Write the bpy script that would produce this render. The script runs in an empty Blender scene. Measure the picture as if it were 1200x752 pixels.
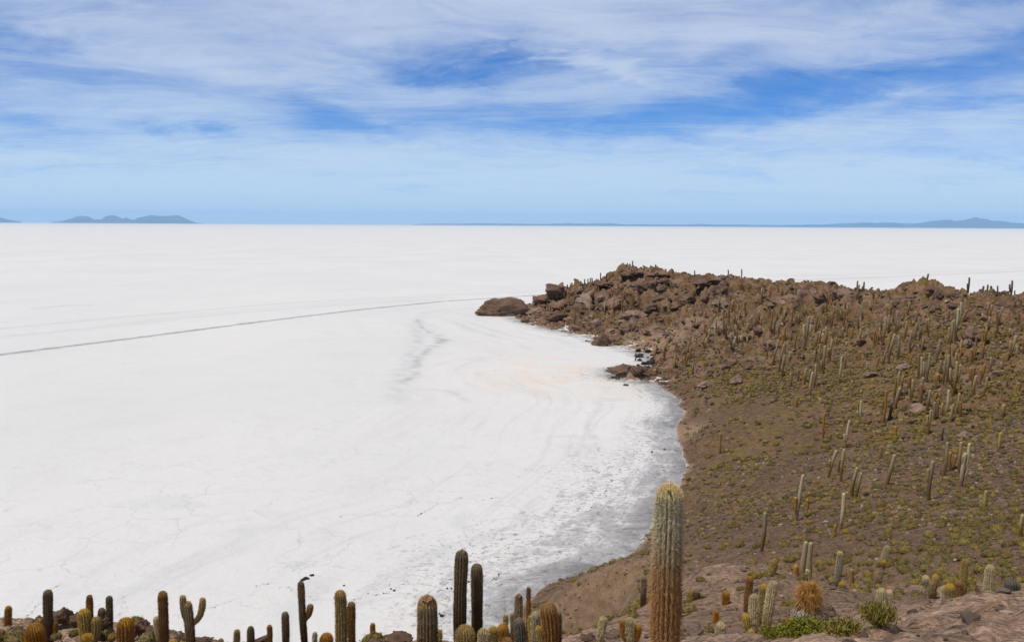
import bpy, math, random
import numpy as np
from mathutils import Matrix, Vector, Euler

PI = math.pi
rng = np.random.default_rng(11)
random.seed(5)
S = bpy.context.scene
COL = S.collection

# ------------------------------------------------------------------ camera
PW, PH, FPX = 1200.0, 752.0, 1100.0
HORIZON_Y = 263.5
CAM_Z = 40.0
PITCH = math.atan((PH/2-HORIZON_Y)/FPX)
ROLL = math.radians(0.33)
cam_data = bpy.data.cameras.new('camera')
cam_data.sensor_width = 36.0
cam_data.lens = 36.0*FPX/PW
cam_data.clip_start = 0.1
cam_data.clip_end = 300000.0
cam = bpy.data.objects.new('camera', cam_data)
COL.objects.link(cam)
CAMR = Matrix.Rotation(PI/2-PITCH, 3, 'X') @ Matrix.Rotation(ROLL, 3, 'Z')
cam.matrix_world = Matrix.Translation((0, 0, CAM_Z)) @ CAMR.to_4x4()
S.camera = cam
CR = np.array(CAMR)

# ------------------------------------------------------------------ light, exposure
SUN_EL, SUN_AZ = math.radians(62), math.radians(-122)   # azimuth clockwise from +Y
sun_dir = Vector((math.sin(SUN_AZ)*math.cos(SUN_EL), math.cos(SUN_AZ)*math.cos(SUN_EL), math.sin(SUN_EL)))
sd_ = bpy.data.lights.new('sun', 'SUN')
sd_.energy = 4.4
sd_.angle = math.radians(0.53)
sd_.color = (1.0, 0.94, 0.85)
sun = bpy.data.objects.new('sun', sd_)
COL.objects.link(sun)
sun.rotation_euler = sun_dir.to_track_quat('Z', 'Y').to_euler()
sun.location = (0, 0, 200)
S.view_settings.view_transform = 'Standard'
S.view_settings.look = 'None'
S.view_settings.exposure = -0.50
S.view_settings.gamma = 1.0
S.view_settings.use_curve_mapping = False
S.render.engine = 'CYCLES'
S.cycles.max_bounces = 5
S.cycles.diffuse_bounces = 2
S.cycles.volume_bounces = 1
S.cycles.transparent_max_bounces = 8


class NT:
    """small helper to write node graphs as expressions"""
    def __init__(self, tree):
        self.t = tree
        self.n = tree.nodes
        self.l = tree.links

    def _in(self, sock, v):
        if v is None:
            return
        if isinstance(v, bpy.types.NodeSocket):
            self.l.new(v, sock)
        elif isinstance(v, (tuple, list)) and sock.type == 'RGBA' and len(v) == 3:
            sock.default_value = (*v, 1)
        else:
            sock.default_value = v

    def node(self, typ, ins=None, **props):
        nd = self.n.new(typ)
        for k, v in props.items():
            setattr(nd, k, v)
        for k, v in (ins or {}).items():
            self._in(nd.inputs[k], v)
        return nd

    def math(self, op, a, b=None, c=None, clamp=False):
        nd = self.node('ShaderNodeMath', operation=op, use_clamp=clamp)
        for i, v in enumerate((a, b, c)):
            self._in(nd.inputs[i], v)
        return nd.outputs[0]

    def vmath(self, op, a, b=None, scale=None):
        nd = self.node('ShaderNodeVectorMath', operation=op)
        self._in(nd.inputs[0], a)
        if b is not None:
            self._in(nd.inputs[1], b)
        if scale is not None:
            self._in(nd.inputs['Scale'], scale)
        return nd.outputs[0]

    def mix(self, f, a, b, blend='MIX'):
        nd = self.node('ShaderNodeMix', data_type='RGBA', blend_type=blend)
        self._in(nd.inputs[0], f)
        self._in(nd.inputs[6], a)
        self._in(nd.inputs[7], b)
        return nd.outputs[2]

    def ramp(self, v, a, b, to0=0.0, to1=1.0, smooth=True):
        nd = self.node('ShaderNodeMapRange', interpolation_type='SMOOTHSTEP' if smooth else 'LINEAR')
        for k, x in (('Value', v), ('From Min', a), ('From Max', b), ('To Min', to0), ('To Max', to1)):
            self._in(nd.inputs[k], x)
        return nd.outputs[0]

    def noise(self, vec, scale, detail=4, rough=0.55, dist=0.0, color=False):
        nd = self.node('ShaderNodeTexNoise', {'Vector': vec, 'Scale': scale, 'Detail': detail, 'Roughness': rough, 'Distortion': dist})
        return nd.outputs['Color' if color else 'Fac']

    def voro(self, vec, scale, feature='F1', out='Distance', rnd=1.0):
        nd = self.node('ShaderNodeTexVoronoi', {'Vector': vec, 'Scale': scale, 'Randomness': rnd}, feature=feature)
        return nd.outputs[out]

    def attr(self, name, out='Fac', typ='GEOMETRY'):
        return self.node('ShaderNodeAttribute', attribute_name=name, attribute_type=typ).outputs[out]

    def xyz(self, x, y, z):
        nd = self.node('ShaderNodeCombineXYZ')
        for i, v in enumerate((x, y, z)):
            self._in(nd.inputs[i], v)
        return nd.outputs[0]

    def sep(self, v):
        return self.node('ShaderNodeSeparateXYZ', {0: v}).outputs


def material(name):
    m = bpy.data.materials.new(name)
    m.use_nodes = True
    m.node_tree.nodes.clear()
    g = NT(m.node_tree)
    out = g.node('ShaderNodeOutputMaterial')
    bs = g.node('ShaderNodeBsdfPrincipled')
    g.l.new(bs.outputs[0], out.inputs[0])
    return m, g, bs, out


# ------------------------------------------------------------------ world: sky with thin cirrus
W = bpy.data.worlds.new('World')
S.world = W
W.use_nodes = True
W.node_tree.nodes.clear()
g = NT(W.node_tree)
sky = g.node('ShaderNodeTexSky', sky_type='NISHITA')
sky.sun_disc = False
sky.sun_elevation = SUN_EL
sky.sun_rotation = SUN_AZ
sky.altitude = 3656
sky.air_density = 1.0
sky.dust_density = 0.3
sky.ozone_density = 2.5
SKY_STRENGTH = 0.1
tc = g.node('ShaderNodeTexCoord')
d = g.vmath('NORMALIZE', tc.outputs['Generated'])
dx, dy, dz = g.sep(d)
az = g.math('ARCTAN2', dx, dy)
el = g.math('ARCSINE', dz)
# cloud sheet seen in perspective: project the direction on a high layer
zz = g.math('ADD', g.math('MAXIMUM', dz, 0.0), 0.09)
u = g.math('DIVIDE', dx, zz)
v = g.math('DIVIDE', dy, zz)
sheet = g.xyz(u, v, 0.0)
warp = g.noise(sheet, 0.55, 3, 0.5, 0.0, color=True)
wv = g.vmath('SCALE', g.vmath('SUBTRACT', warp, (0.5, 0.5, 0.5)), scale=1.3)
sh2 = g.vmath('ADD', sheet, wv)
wisp = g.noise(g.vmath('MULTIPLY', sh2, (0.42, 1.0, 1.0)), 1.1, 9, 0.62, 0.3)
fine = g.noise(g.vmath('MULTIPLY', sh2, (1.1, 1.9, 1.0)), 2.2, 9, 0.70, 1.0)
cover = g.math('ADD', g.math('MULTIPLY', wisp, 1.15), g.math('MULTIPLY', fine, 0.70))
cover = g.math('ADD', cover, -0.29)
# wobble for the edges of the clear patches
wa = g.noise(g.xyz(g.math('MULTIPLY', az, 1.0), g.math('MULTIPLY', el, 3.0), 0.0), 7.0, 7, 0.6, 0.4, color=True)
was = g.sep(wa)
azw = g.math('ADD', az, g.math('MULTIPLY', g.math('SUBTRACT', was[0], 0.5), 0.34))
elw = g.math('ADD', el, g.math('MULTIPLY', g.math('SUBTRACT', was[1], 0.5), 0.085))


def gap(a0, e0, sa, se, amp, tilt=0.0):
    da = g.math('SUBTRACT', azw, a0)
    de = g.math('SUBTRACT', g.math('SUBTRACT', elw, e0), g.math('MULTIPLY', da, tilt))
    q = g.math('ADD', g.math('POWER', g.math('ABSOLUTE', g.math('DIVIDE', da, sa)), 2.0),
               g.math('POWER', g.math('ABSOLUTE', g.math('DIVIDE', de, se)), 2.0))
    return g.math('MULTIPLY', g.math('EXPONENT', g.math('MULTIPLY', q, -1.0)), amp)


# clear patches (azimuth, elevation, half widths in radians, strength)
gaps = [(-0.060, 0.160, 0.085, 0.018, 0.62, -0.02), (-0.19, 0.110, 0.055, 0.022, 0.55, -0.12), (-0.50, 0.158, 0.075, 0.020, 0.50, -0.06),
        (-0.48, 0.095, 0.085, 0.012, 0.42, -0.12), (-0.330, 0.093, 0.035, 0.007, 0.42, -0.2), (0.27, 0.130, 0.16, 0.022, 0.62, 0.10),
        (0.10, 0.105, 0.13, 0.014, 0.42, 0.02), (0.50, 0.222, 0.10, 0.016, 0.42, 0.0), (0.45, 0.155, 0.16, 0.018, 0.35, 0.08),
        (0.49, 0.108, 0.10, 0.008, 0.32, 0.03), (0.24, 0.046, 0.05, 0.004, 0.22, 0.0), (0.0, 0.167, 0.04, 0.008, 0.4, 0.0)]
puffs = [(-0.02, 0.222, 0.24, 0.035, 0.26, 0.0), (-0.42, 0.185, 0.10, 0.014, 0.22, 0.02), (0.30, 0.200, 0.2, 0.016, 0.18, 0.05),
         (0.07, 0.161, 0.09, 0.006, 0.34, -0.04), (-0.25, 0.155, 0.16, 0.012, 0.18, -0.03), (0.30, 0.102, 0.16, 0.010, 0.12, 0.10)]
tot = None
for a in gaps:
    x = gap(a[0], a[1], a[2]*1.05, a[3]*1.1, a[4]*0.64, a[5])
    tot = x if tot is None else g.math('ADD', tot, x)
cover = g.math('SUBTRACT', cover, tot)
for a in puffs:
    cover = g.math('ADD', cover, gap(*a))
low = g.ramp(el, 0.0, 0.11, 0.75, 0.0)
cover = g.math('ADD', cover, g.math('MULTIPLY', low, g.ramp(g.noise(g.xyz(g.math('MULTIPLY', azw, 2.2), g.math('MULTIPLY', elw, 26.0), 0.0), 2.0, 6, 0.6, 0.3), 0.30, 0.70, 0.35, 1.15)))
cl = g.ramp(cover, 0.0, 1.05, 0.0, 0.92)
hs = g.node('ShaderNodeHueSaturation', {'Hue': 0.5, 'Saturation': 1.25, 'Value': 1.0, 'Color': sky.outputs[0]})
skyc = g.mix(1.0, hs.outputs[0], (0.74, 1.16, 1.66), 'MULTIPLY')
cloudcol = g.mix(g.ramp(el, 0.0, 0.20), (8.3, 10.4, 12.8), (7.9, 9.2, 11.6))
# unseen veil added overhead, neutral and dim, to set the fill light
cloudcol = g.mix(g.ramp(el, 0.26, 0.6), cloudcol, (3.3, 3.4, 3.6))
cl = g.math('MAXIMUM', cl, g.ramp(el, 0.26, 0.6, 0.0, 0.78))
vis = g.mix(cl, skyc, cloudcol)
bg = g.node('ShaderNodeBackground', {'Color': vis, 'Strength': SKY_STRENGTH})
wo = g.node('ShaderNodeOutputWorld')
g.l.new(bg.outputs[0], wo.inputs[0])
W.cycles.sampling_method = 'MANUAL'
W.cycles.sample_map_resolution = 512


# ------------------------------------------------------------------ maths helpers
def ray(px, py):
    px = np.asarray(px, float)
    py = np.asarray(py, float)
    v = np.stack([(px-PW/2)/FPX, -(py-PH/2)/FPX, -np.ones_like(px)], -1)
    v = v @ CR.T
    return v / v[..., 1:2]           # scaled so that y = 1


def at(px, py, Y):
    r = ray(px, py)
    return np.array([r[0]*Y, Y, CAM_Z + r[2]*Y])


def at_z(px, py, z=0.0):
    r = ray(px, py)
    t = (z-CAM_Z)/r[2]
    return np.array([r[0]*t, t, z])


def project(P):
    P = np.asarray(P, float).reshape(-1, 3) - np.array([0, 0, CAM_Z])
    q = P @ CR
    zc = -q[:, 2]
    zs = np.where(np.abs(zc) < 1e-6, 1e-6, zc)
    return q[:, 0]/zs*FPX+PW/2, PH/2-q[:, 1]/zs*FPX, zc


def hash2(ix, iy, s=0):
    n = (ix.astype(np.int64)*374761393 + iy.astype(np.int64)*668265263 + s*982451653) & 0x7fffffff
    n = ((n ^ (n >> 13))*1274126177) & 0x7fffffff
    n = ((n ^ (n >> 16))*2246822519) & 0x7fffffff
    return ((n ^ (n >> 15)) & 0xffffff)/float(0xffffff)


def perlin(x, y, s=0):
    x0 = np.floor(x)
    y0 = np.floor(y)
    fx, fy = x-x0, y-y0
    ux, uy = fx*fx*fx*(fx*(fx*6-15)+10), fy*fy*fy*(fy*(fy*6-15)+10)

    def gr(i, j):
        a = hash2(x0+i, y0+j, s)*2*PI
        return np.cos(a)*(fx-i)+np.sin(a)*(fy-j)
    a = gr(0, 0)*(1-ux)+gr(1, 0)*ux
    b = gr(0, 1)*(1-ux)+gr(1, 1)*ux
    return (a*(1-uy)+b*uy)*1.5


def fbm(x, y, oct=5, s=0, gain=0.5):
    t = np.zeros_like(x)
    a = 1.0
    for i in range(oct):
        t += a*perlin(x*2**i, y*2**i, s+i*7)
        a *= gain
    return t


def worley(x, y, s=0):
    """F1, F2 and random value of the nearest cell"""
    x0 = np.floor(x)
    y0 = np.floor(y)
    f1 = np.full(x.shape, 9.0)
    f2 = np.full(x.shape, 9.0)
    r = np.zeros(x.shape)
    for i in (-1, 0, 1):
        for j in (-1, 0, 1):
            cx, cy = x0+i, y0+j
            dd = np.hypot(cx+hash2(cx, cy, s+1)-x, cy+hash2(cx, cy, s+2)-y)
            rr = hash2(cx, cy, s+3)
            m = dd < f1
            f2 = np.where(m, f1, np.minimum(f2, dd))
            r = np.where(m, rr, r)
            f1 = np.where(m, dd, f1)
    return f1, f2, r


def sstep(a, b, x):
    t = np.clip((x-a)/(b-a), 0, 1)
    return t*t*(3-2*t)


# ------------------------------------------------------------------ the lie of the land
SHORE_PX = [(601, 367), (590, 371), (612, 377), (640, 386), (665, 391), (690, 396), (712, 405), (735, 410), (752, 413), (764, 420),
            (764, 430), (745, 431), (716, 435), (722, 441), (742, 446), (762, 449), (785, 462), (797, 472), (801, 482), (792, 497), (794, 515), (801, 527),
            (804, 545), (798, 560), (790, 575), (777, 594), (762, 618), (748, 640), (722, 658), (692, 668), (660, 678), (634, 688), (618, 706), (600, 722)]
ctrl = []          # x, y, z
for p in SHORE_PX:
    w = at_z(*p)
    ctrl.append((w[0], w[1], 0.0))
SHORE = np.array([c[:2] for c in ctrl])
# under the salt, beside the shore
for p in [(560, 366), (560, 378), (600, 386), (640, 398), (680, 410), (715, 422), (700, 436), (700, 452), (740, 466), (760, 485), (758, 520),
          (765, 560), (735, 600), (700, 632), (650, 655), (600, 680), (575, 700), (540, 735)]:
    w = at_z(*p)
    ctrl.append((w[0], w[1], -1.6))
LAND = [  # pixel x, pixel y, distance
    # slabs and crest at the feet
    (1200, 697, 14), (1120, 702, 13), (1040, 712, 12), (1000, 748, 9.5), (1100, 752, 8.5), (1250, 740, 9), (1350, 690, 16),
    (950, 745, 14), (945, 728, 17), (870, 748, 20), (895, 742, 23), (850, 720, 28), (800, 700, 38), (865, 690, 42), (910, 690, 40), (960, 690, 36), (1010, 690, 34),
    (790, 735, 24), (745, 752, 20), (700, 752, 21), (780, 812, 13.5), (640, 768, 22), (620, 752, 26), (500, 775, 18.5), (560, 760, 24),
    (430, 757, 26), (340, 764, 26), (200, 762, 26), (50, 758, 25), (100, 752, 26), (-150, 755, 25), (-300, 740, 28),
    (70, 716, 31), (20, 718, 31), (-60, 722, 31), (120, 722, 31), (170, 724, 32), (205, 744, 30), (260, 752, 30), (430, 750, 30), (485, 746, 30), (600, 748, 30),
    (1085, 703, 27), (1160, 700, 27), (1200, 700, 27), (1030, 700, 30),
    # shoulder and valley behind it
    (640, 706, 92), (690, 700, 88), (740, 690, 84), (800, 668, 84), (850, 660, 82), (640, 745, 82), (700, 735, 76),
    (900, 650, 76), (960, 650, 74), (1000, 655, 68), (1060, 650, 64), (1100, 660, 56), (1200, 660, 50), (1300, 660, 46),
    (780, 640, 98), (850, 620, 98), (900, 600, 100), (960, 600, 94), (1000, 600, 90), (1100, 600, 82), (1200, 600, 74), (1320, 600, 68),
    (820, 560, 132), (860, 560, 127), (900, 560, 122), (1000, 560, 110), (1100, 560, 101), (1200, 560, 92), (1320, 560, 84),
    (815, 510, 165), (850, 510, 161), (900, 520, 151), (950, 515, 147), (1000, 520, 138), (1060, 500, 140), (1100, 510, 127), (1200, 510, 112), (1320, 500, 106),
    (815, 465, 208), (850, 460, 206), (900, 460, 194), (950, 460, 186), (1000, 460, 176), (1060, 450, 172), (1100, 455, 162), (1200, 450, 146), (1320, 445, 132),
    (800, 435, 246), (850, 430, 238), (900, 425, 234), (950, 420, 226), (1000, 415, 217), (1060, 410, 204), (1130, 405, 192), (1200, 400, 180), (1320, 395, 168),
    (790, 410, 288), (850, 400, 280), (900, 395, 268), (950, 390, 258), (1000, 385, 246), (1060, 380, 232), (1130, 375, 218), (1200, 370, 208), (1320, 365, 196),
    (735, 390, 336), (740, 403, 312), (765, 408, 297), (722, 398, 324), (780, 411, 280), (740, 437, 246), (752, 441, 243), (728, 438, 250), (760, 380, 352), (800, 385, 322), (850, 372, 318), (900, 365, 306), (950, 365, 288), (1000, 362, 274), (1060, 358, 258), (1130, 357, 240), (1200, 355, 228),
    (770, 395, 320), (640, 374, 386), (680, 378, 372), (710, 380, 362), (715, 397, 322), (650, 362, 424), (690, 358, 412), (730, 355, 398), (780, 358, 380), (830, 356, 352),
    (625, 356, 446), (700, 340, 424), (740, 330, 420), (790, 335, 404), (840, 352, 366), (820, 349, 374), (870, 350, 352), (900, 345, 340), (950, 345, 318),
    # skylines
    (606, 362.0, 440), (632, 354.0, 452), (650, 346.0, 452), (670, 340.0, 450), (690, 332.0, 446), (710, 328.0, 442), (722, 317.0, 440), (745, 313.5, 436),
    (775, 316.0, 430), (800, 319.0, 420), (830, 322.0, 408), (860, 325.0, 396), (890, 329.0, 384), (915, 333.5, 372), (950, 332.5, 356), (975, 335.0, 346), (1000, 341.0, 334),
    (1015, 348.0, 318), (1045, 348.0, 306), (1060, 339.0, 294), (1075, 335.5, 288), (1100, 337.0, 282), (1125, 342.0, 276), (1132, 349.0, 268), (1150, 346.0, 264),
    (1170, 344.5, 260), (1200, 347.0, 254), (1260, 347.0, 246), (1350, 346.0, 240),
]
for p in LAND:
    ctrl.append(tuple(at(*p)))
# far side of the ridge, falling to the salt
for px, py, Y in [(606, 361, 440), (650, 345, 452), (690, 331, 446), (722, 315, 440), (775, 314, 430), (830, 320, 408), (890, 327, 384), (950, 330, 356),
                  (1015, 346, 318), (1075, 334, 288), (1132, 348, 268), (1200, 346, 254), (1350, 345, 240)]:
    a = at(px, py, Y)
    ctrl.append((a[0]*1.04+2, Y+24, a[2]-3.5-a[2]*0.25))
    ctrl.append((a[0]*1.12+4, Y+62, -0.5))
    ctrl.append((a[0]*1.2+6, Y+110, -3.0))
for x in range(-34, 14, 8):
    ctrl.append((x, 40, 17.0 if x > -30 else 15.0))
    ctrl.append((x, 54, 3.0))
    ctrl.append((x, 68, -2.0))
    ctrl.append((x, 100 if x < 6 else 84, -2.5))
for a in [(0, 0, 38.2), (6, 2, 38.2), (-6, 2, 37.6), (14, 0, 38), (-16, 4, 35), (-30, 10, 29), (-30, 26, 25), (-48, 20, 15), (-60, 40, -1), (-75, 10, -2), (-45, -20, 15),
          (0, -30, 36), (40, -30, 34), (60, 10, 33), (90, 60, 27), (-10, -80, 10), (60, -90, 10), (110, 0, 30), (150, 100, 22), (200, 160, 12), (180, 250, 3), (120, -120, -2), (230, 60, 2), (-60, -60, -2)]:
    ctrl.append(a)
ctrl = np.array(ctrl)
_seen = []
for c in ctrl:
    if all(math.hypot(c[0]-q[0], c[1]-q[1]) > 0.8 for q in _seen):
        _seen.append(c)
ctrl = np.array(_seen)


def kern(r2):
    return np.sqrt(r2+9.0)


def fit(pts, vals, lam=0.002):
    n = len(pts)
    A = kern(((pts[:, None, :]-pts[None, :, :])**2).sum(-1))
    A[np.arange(n), np.arange(n)] -= lam*50
    M = np.zeros((n+3, n+3))
    M[:n, :n] = A
    M[:n, n] = 1
    M[:n, n+1:] = pts/100
    M[n, :n] = 1
    M[n+1:, :n] = pts.T/100
    rhs = np.zeros(n+3)
    rhs[:n] = vals
    return np.linalg.solve(M, rhs)


CP = ctrl[:, :2]
CW = fit(CP, ctrl[:, 2])


def base_h(x, y):
    sh = np.shape(x)
    x = np.ravel(x).astype(np.float32)
    y = np.ravel(y).astype(np.float32)
    o = np.zeros(len(x), np.float32)
    C = CP.astype(np.float32)
    Wt = CW.astype(np.float32)
    for i in range(0, len(x), 20000):
        s = slice(i, i+20000)
        r2 = (x[s, None]-C[None, :, 0])**2+(y[s, None]-C[None, :, 1])**2
        o[s] = np.sqrt(r2+9.0) @ Wt[:-3] + Wt[-3] + x[s]/100*Wt[-2] + y[s]/100*Wt[-1]
    return o.astype(float).reshape(sh)


# rockiness of the ground (0 gravel, 1 bare crag)
ROCK_PX = [(640, 370, 400, .9), (700, 370, 390, 1), (640, 350, 445, 1), (740, 330, 420, 1), (800, 335, 400, 1), (870, 340, 370, 1), (950, 345, 320, 1), (1000, 355, 290, 1),
           (1060, 350, 280, 1), (1100, 360, 250, .9), (1200, 365, 215, .8), (800, 370, 340, .85), (760, 385, 340, .5), (860, 380, 300, .7), (950, 375, 280, .75), (1000, 385, 246, .4), (1100, 385, 215, .35),
           (1200, 400, 180, .5), (900, 400, 260, .6), (850, 410, 260, .5), (800, 425, 255, .55), (960, 410, 235, .35), (860, 440, 225, .35), (740, 438, 244, 1), (810, 455, 220, .3), (900, 455, 200, .15),
           (1000, 450, 182, .15), (1060, 480, 150, .45), (1120, 460, 158, .5), (1200, 460, 140, .5), (850, 480, 180, .0), (900, 520, 151, .0), (950, 515, 147, .0), (1000, 520, 138, .2), (1100, 520, 122, .2),
           (1200, 540, 98, .2), (860, 560, 127, .0), (950, 580, 110, 0), (1050, 580, 98, .05), (1200, 600, 74, .1), (800, 640, 96, .0), (900, 640, 80, .0), (1000, 640, 72, .0), (1100, 650, 60, .0),
           (700, 700, 88, 0), (640, 730, 84, 0), (860, 690, 42, .8), (900, 695, 38, .45), (820, 720, 30, .3), (950, 740, 14, .4), (1000, 700, 30, .3), (1100, 720, 11, .9), (1200, 720, 11, .9), (1100, 695, 30, .2),
           (70, 730, 28, .8), (200, 740, 28, .6), (430, 750, 28, .6), (640, 760, 24, .6), (750, 745, 22, .35), (0, 745, 26, .7)]
RP = np.array([at(a, b, c)[:2] for a, b, c, _ in ROCK_PX])
RV = np.array([q[3] for q in ROCK_PX])


def rockiness(x, y):
    sh = np.shape(x)
    x = np.ravel(x)
    y = np.ravel(y)
    o = np.zeros(len(x))
    for i in range(0, len(x), 40000):
        s = slice(i, i+40000)
        r2 = (x[s, None]-RP[None, :, 0])**2+(y[s, None]-RP[None, :, 1])**2
        sc = (0.10*np.hypot(RP[:, 0], RP[:, 1])+1.5)**2
        w = 1/(r2/sc[None]+0.05)**1.5
        o[s] = (w @ RV)/w.sum(1)
    return o.reshape(sh)


def seg_dist(x, y, P):
    best = np.full(np.shape(x), 1e9)
    for a, b in zip(P[:-1], P[1:]):
        dx_, dy_ = b[0]-a[0], b[1]-a[1]
        t = np.clip(((x-a[0])*dx_+(y-a[1])*dy_)/(dx_*dx_+dy_*dy_+1e-9), 0, 1)
        best = np.minimum(best, np.hypot(x-a[0]-t*dx_, y-a[1]-t*dy_))
    return best


CAVES = []     # x, y, rx, ry, depth : hollows under the crags
for px, py, Y, rx, ry, dp in [(936, 358, 312, 4.5, 3, 3.4), (1045, 366, 268, 4.5, 3, 3.4), (1062, 357, 272, 4, 3, 3.0), (1085, 364, 258, 4, 3, 3.2), (988, 354, 306, 4, 3, 3.0), (895, 395, 262, 3.5, 2.2, 2.2), (868, 402, 262, 3.2, 2, 2.2), (1150, 372, 222, 3.5, 2.5, 2.6), (740, 345, 424, 5, 4, 3.6), (1128, 380, 214, 3, 2, 2.2), (842, 338, 384, 10.5, 5.0, 5.5), (862, 336, 380, 5.0, 4, 4.2), (772, 328, 420, 5.0, 5, 4.2), (770, 348, 408, 4.2, 4, 4.4), (712, 346, 430, 6.0, 5, 4.2),
                              (818, 354, 372, 6, 3.5, 3.0), (832, 366, 350, 8, 3, 3.0), (917, 367, 318, 7, 3.5, 4.4), (975, 364, 300, 5, 3, 3.5), (1002, 368, 290, 5, 3, 3.5), (1020, 368, 284, 3, 3, 3.5),
                              (1118, 369, 240, 7, 3, 4.0), (1104, 350, 276, 5, 4, 4.0), (1170, 363, 232, 7, 3, 3.2), (1136, 392, 200, 3, 2, 2.6), (1182, 354, 246, 5, 3, 3.0),
                              (748, 363, 395, 5, 3, 3), (1145, 480, 142, 4.0, 1.6, 1.6), (962, 362, 300, 5, 3, 3), (790, 372, 350, 4, 3, 2.4), (820, 388, 310, 3, 2, 2.4), (790, 350, 405, 4, 3, 3),
                              (680, 372, 398, 7, 3, 2.6), (866, 678, 45, 1.6, 0.8, 0.8)]:
    a = at(px, py, Y)
    CAVES.append((a[0], a[1], rx, ry, dp))
KNOBS = [(1104, 341, 279, 9, 6, 1.5), (1078, 340, 284, 7, 5, 1.0), (628, 358, 446, 5, 3, 2.2), (735, 318, 436, 6, 6, 1.6), (640, 352, 446, 7, 5, 1.6), (668, 342, 444, 8, 5, 1.6), (724, 440, 242, 6, 2.0, 1.1), (742, 439, 242, 5, 3.0, 1.2), (612, 372, 425, 5, 4, 0.8)]
KN = [(*at(a, b, c)[:2], e, f, h) for a, b, c, e, f, h in KNOBS]


def height(x, y, detail=True, want=False):
    b = base_h(x, y)
    rk = rockiness(x, y)
    dist = np.hypot(x, y)
    land = sstep(-0.5, 1.4, b)
    far = np.clip(dist/120.0, 0.12, 1.0)
    h = b.copy()
    h += land*far*(0.55*fbm(x/26, y/26, 3, 3))*(0.35+rk)
    wx = x+2.0*perlin(x/7, y/7, 40)
    wy = y+2.0*perlin(x/7, y/7, 41)
    r2 = np.clip((rk-0.12)/0.7, 0, 1)
    for (sz, amp, dens, sd0) in ((8.5, 0.58, .52, 7), (12.0, 0.22, .60, 1), (5.2, 0.34, .62, 2), (2.5, 0.45, .60, 3), (1.2, 0.44, .5, 4)):
        f1, f2, rr = worley(wx/sz, wy/sz, 50*sd0)
        f1r = f1/(0.38+0.30*hash2(np.floor(rr*9999), np.floor(rr*77), 9))
        dome = 0.5*np.sqrt(np.clip(1-f1r**2.4, 0, 1))+0.5*np.clip((1-f1r)*3.2, 0, 1)**0.7
        on = (rr < dens)
        nearfade = (0.25+0.75*sstep(30, 80, dist)) if sz < 3 else sstep(sz*6, sz*14, dist)*(0.55 if sz > 9 else 0.8)
        if sd0 == 7:
            nearfade = sstep(150, 230, dist)*sstep(19.5, 14.5, b)*sstep(2.5, 5.0, b)
        h += land*r2**1.3*dome*on*sz*amp*(0.4+0.9*rr)*nearfade
        h -= land*r2*(1-sstep(0.0, 0.16, f2-f1))*sz*0.12*nearfade
    h -= land*r2**1.3*np.clip(dist/150, 0, 1)*1.5
    cav = np.zeros_like(h)
    for cx, cy, rx, ry, dp in CAVES:
        wob = 1+0.25*perlin(x/3.0, y/3.0, 77)
        q = ((x-cx)/rx)**2+((y-cy)/ry)**2
        back = (y > cy)
        e = np.where(back, sstep(1.15, 0.80, q*wob), sstep(1.5, 0.2, q*wob))
        h -= dp*e
        cav = np.maximum(cav, e)
    for cx, cy, rx, ry, dp in KN:
        q = ((x-cx)/rx)**2+((y-cy)/ry)**2
        h += dp*np.sqrt(np.clip(1-q, 0, 1))*(1+0.3*perlin(x/2, y/2, 5))
    rg = 0.10*fbm(x/2.3, y/2.3, 4, 60)+0.035*fbm(x/0.5, y/0.5, 3, 80)*(dist < 160)
    h += rg*(0.15+1.6*rk)*sstep(-0.6, 0.3, b)
    h += sstep(60, 14, dist)*0.07*fbm(x/1.0, y/1.0, 6, 91, 0.55)
    h -= sstep(35, 10, dist)*0.10*sstep(0.12, 0.0, np.abs(perlin(x/1.1+0.4*perlin(x/.3, y/.3, 3), y/1.1, 95)))*(perlin(x/2, y/2, 96) > 0.0)
    if want:
        return h, b, rk, cav
    return h


def drop(px, py, dmin=8, dmax=470):
    """where the sight line through a pixel first meets the land or salt"""
    px = np.atleast_1d(px).astype(float)
    py = np.atleast_1d(py).astype(float)
    R = ray(px, py)
    Y = np.geomspace(dmin, dmax, 420)
    X = R[:, 0:1]*Y
    Z = CAM_Z+R[:, 2:3]*Y
    YY = np.broadcast_to(Y, X.shape)
    H = np.maximum(base_h(X, YY), 0)
    hit = Z < H
    idx = np.where(hit.any(1), hit.argmax(1), -1)
    out = []
    for i, k in enumerate(idx):
        if k <= 0:
            dgap = (Z[i]-H[i])
            k = int(np.argmin(np.where(Y > 200, dgap, 99)))
        # refine on the detailed ground
        ys = np.linspace(Y[max(k-2, 0)]*0.97, Y[min(k+1, 419)]*1.03, 60)
        xs = R[i, 0]*ys
        zs = CAM_Z+R[i, 2]*ys
        hh = np.maximum(height(xs, ys), 0)
        w = np.where(zs < hh)[0]
        j = w[0] if len(w) else int(np.argmin(zs-hh))
        out.append((xs[j], ys[j], hh[j]))
    return np.array(out)


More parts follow.
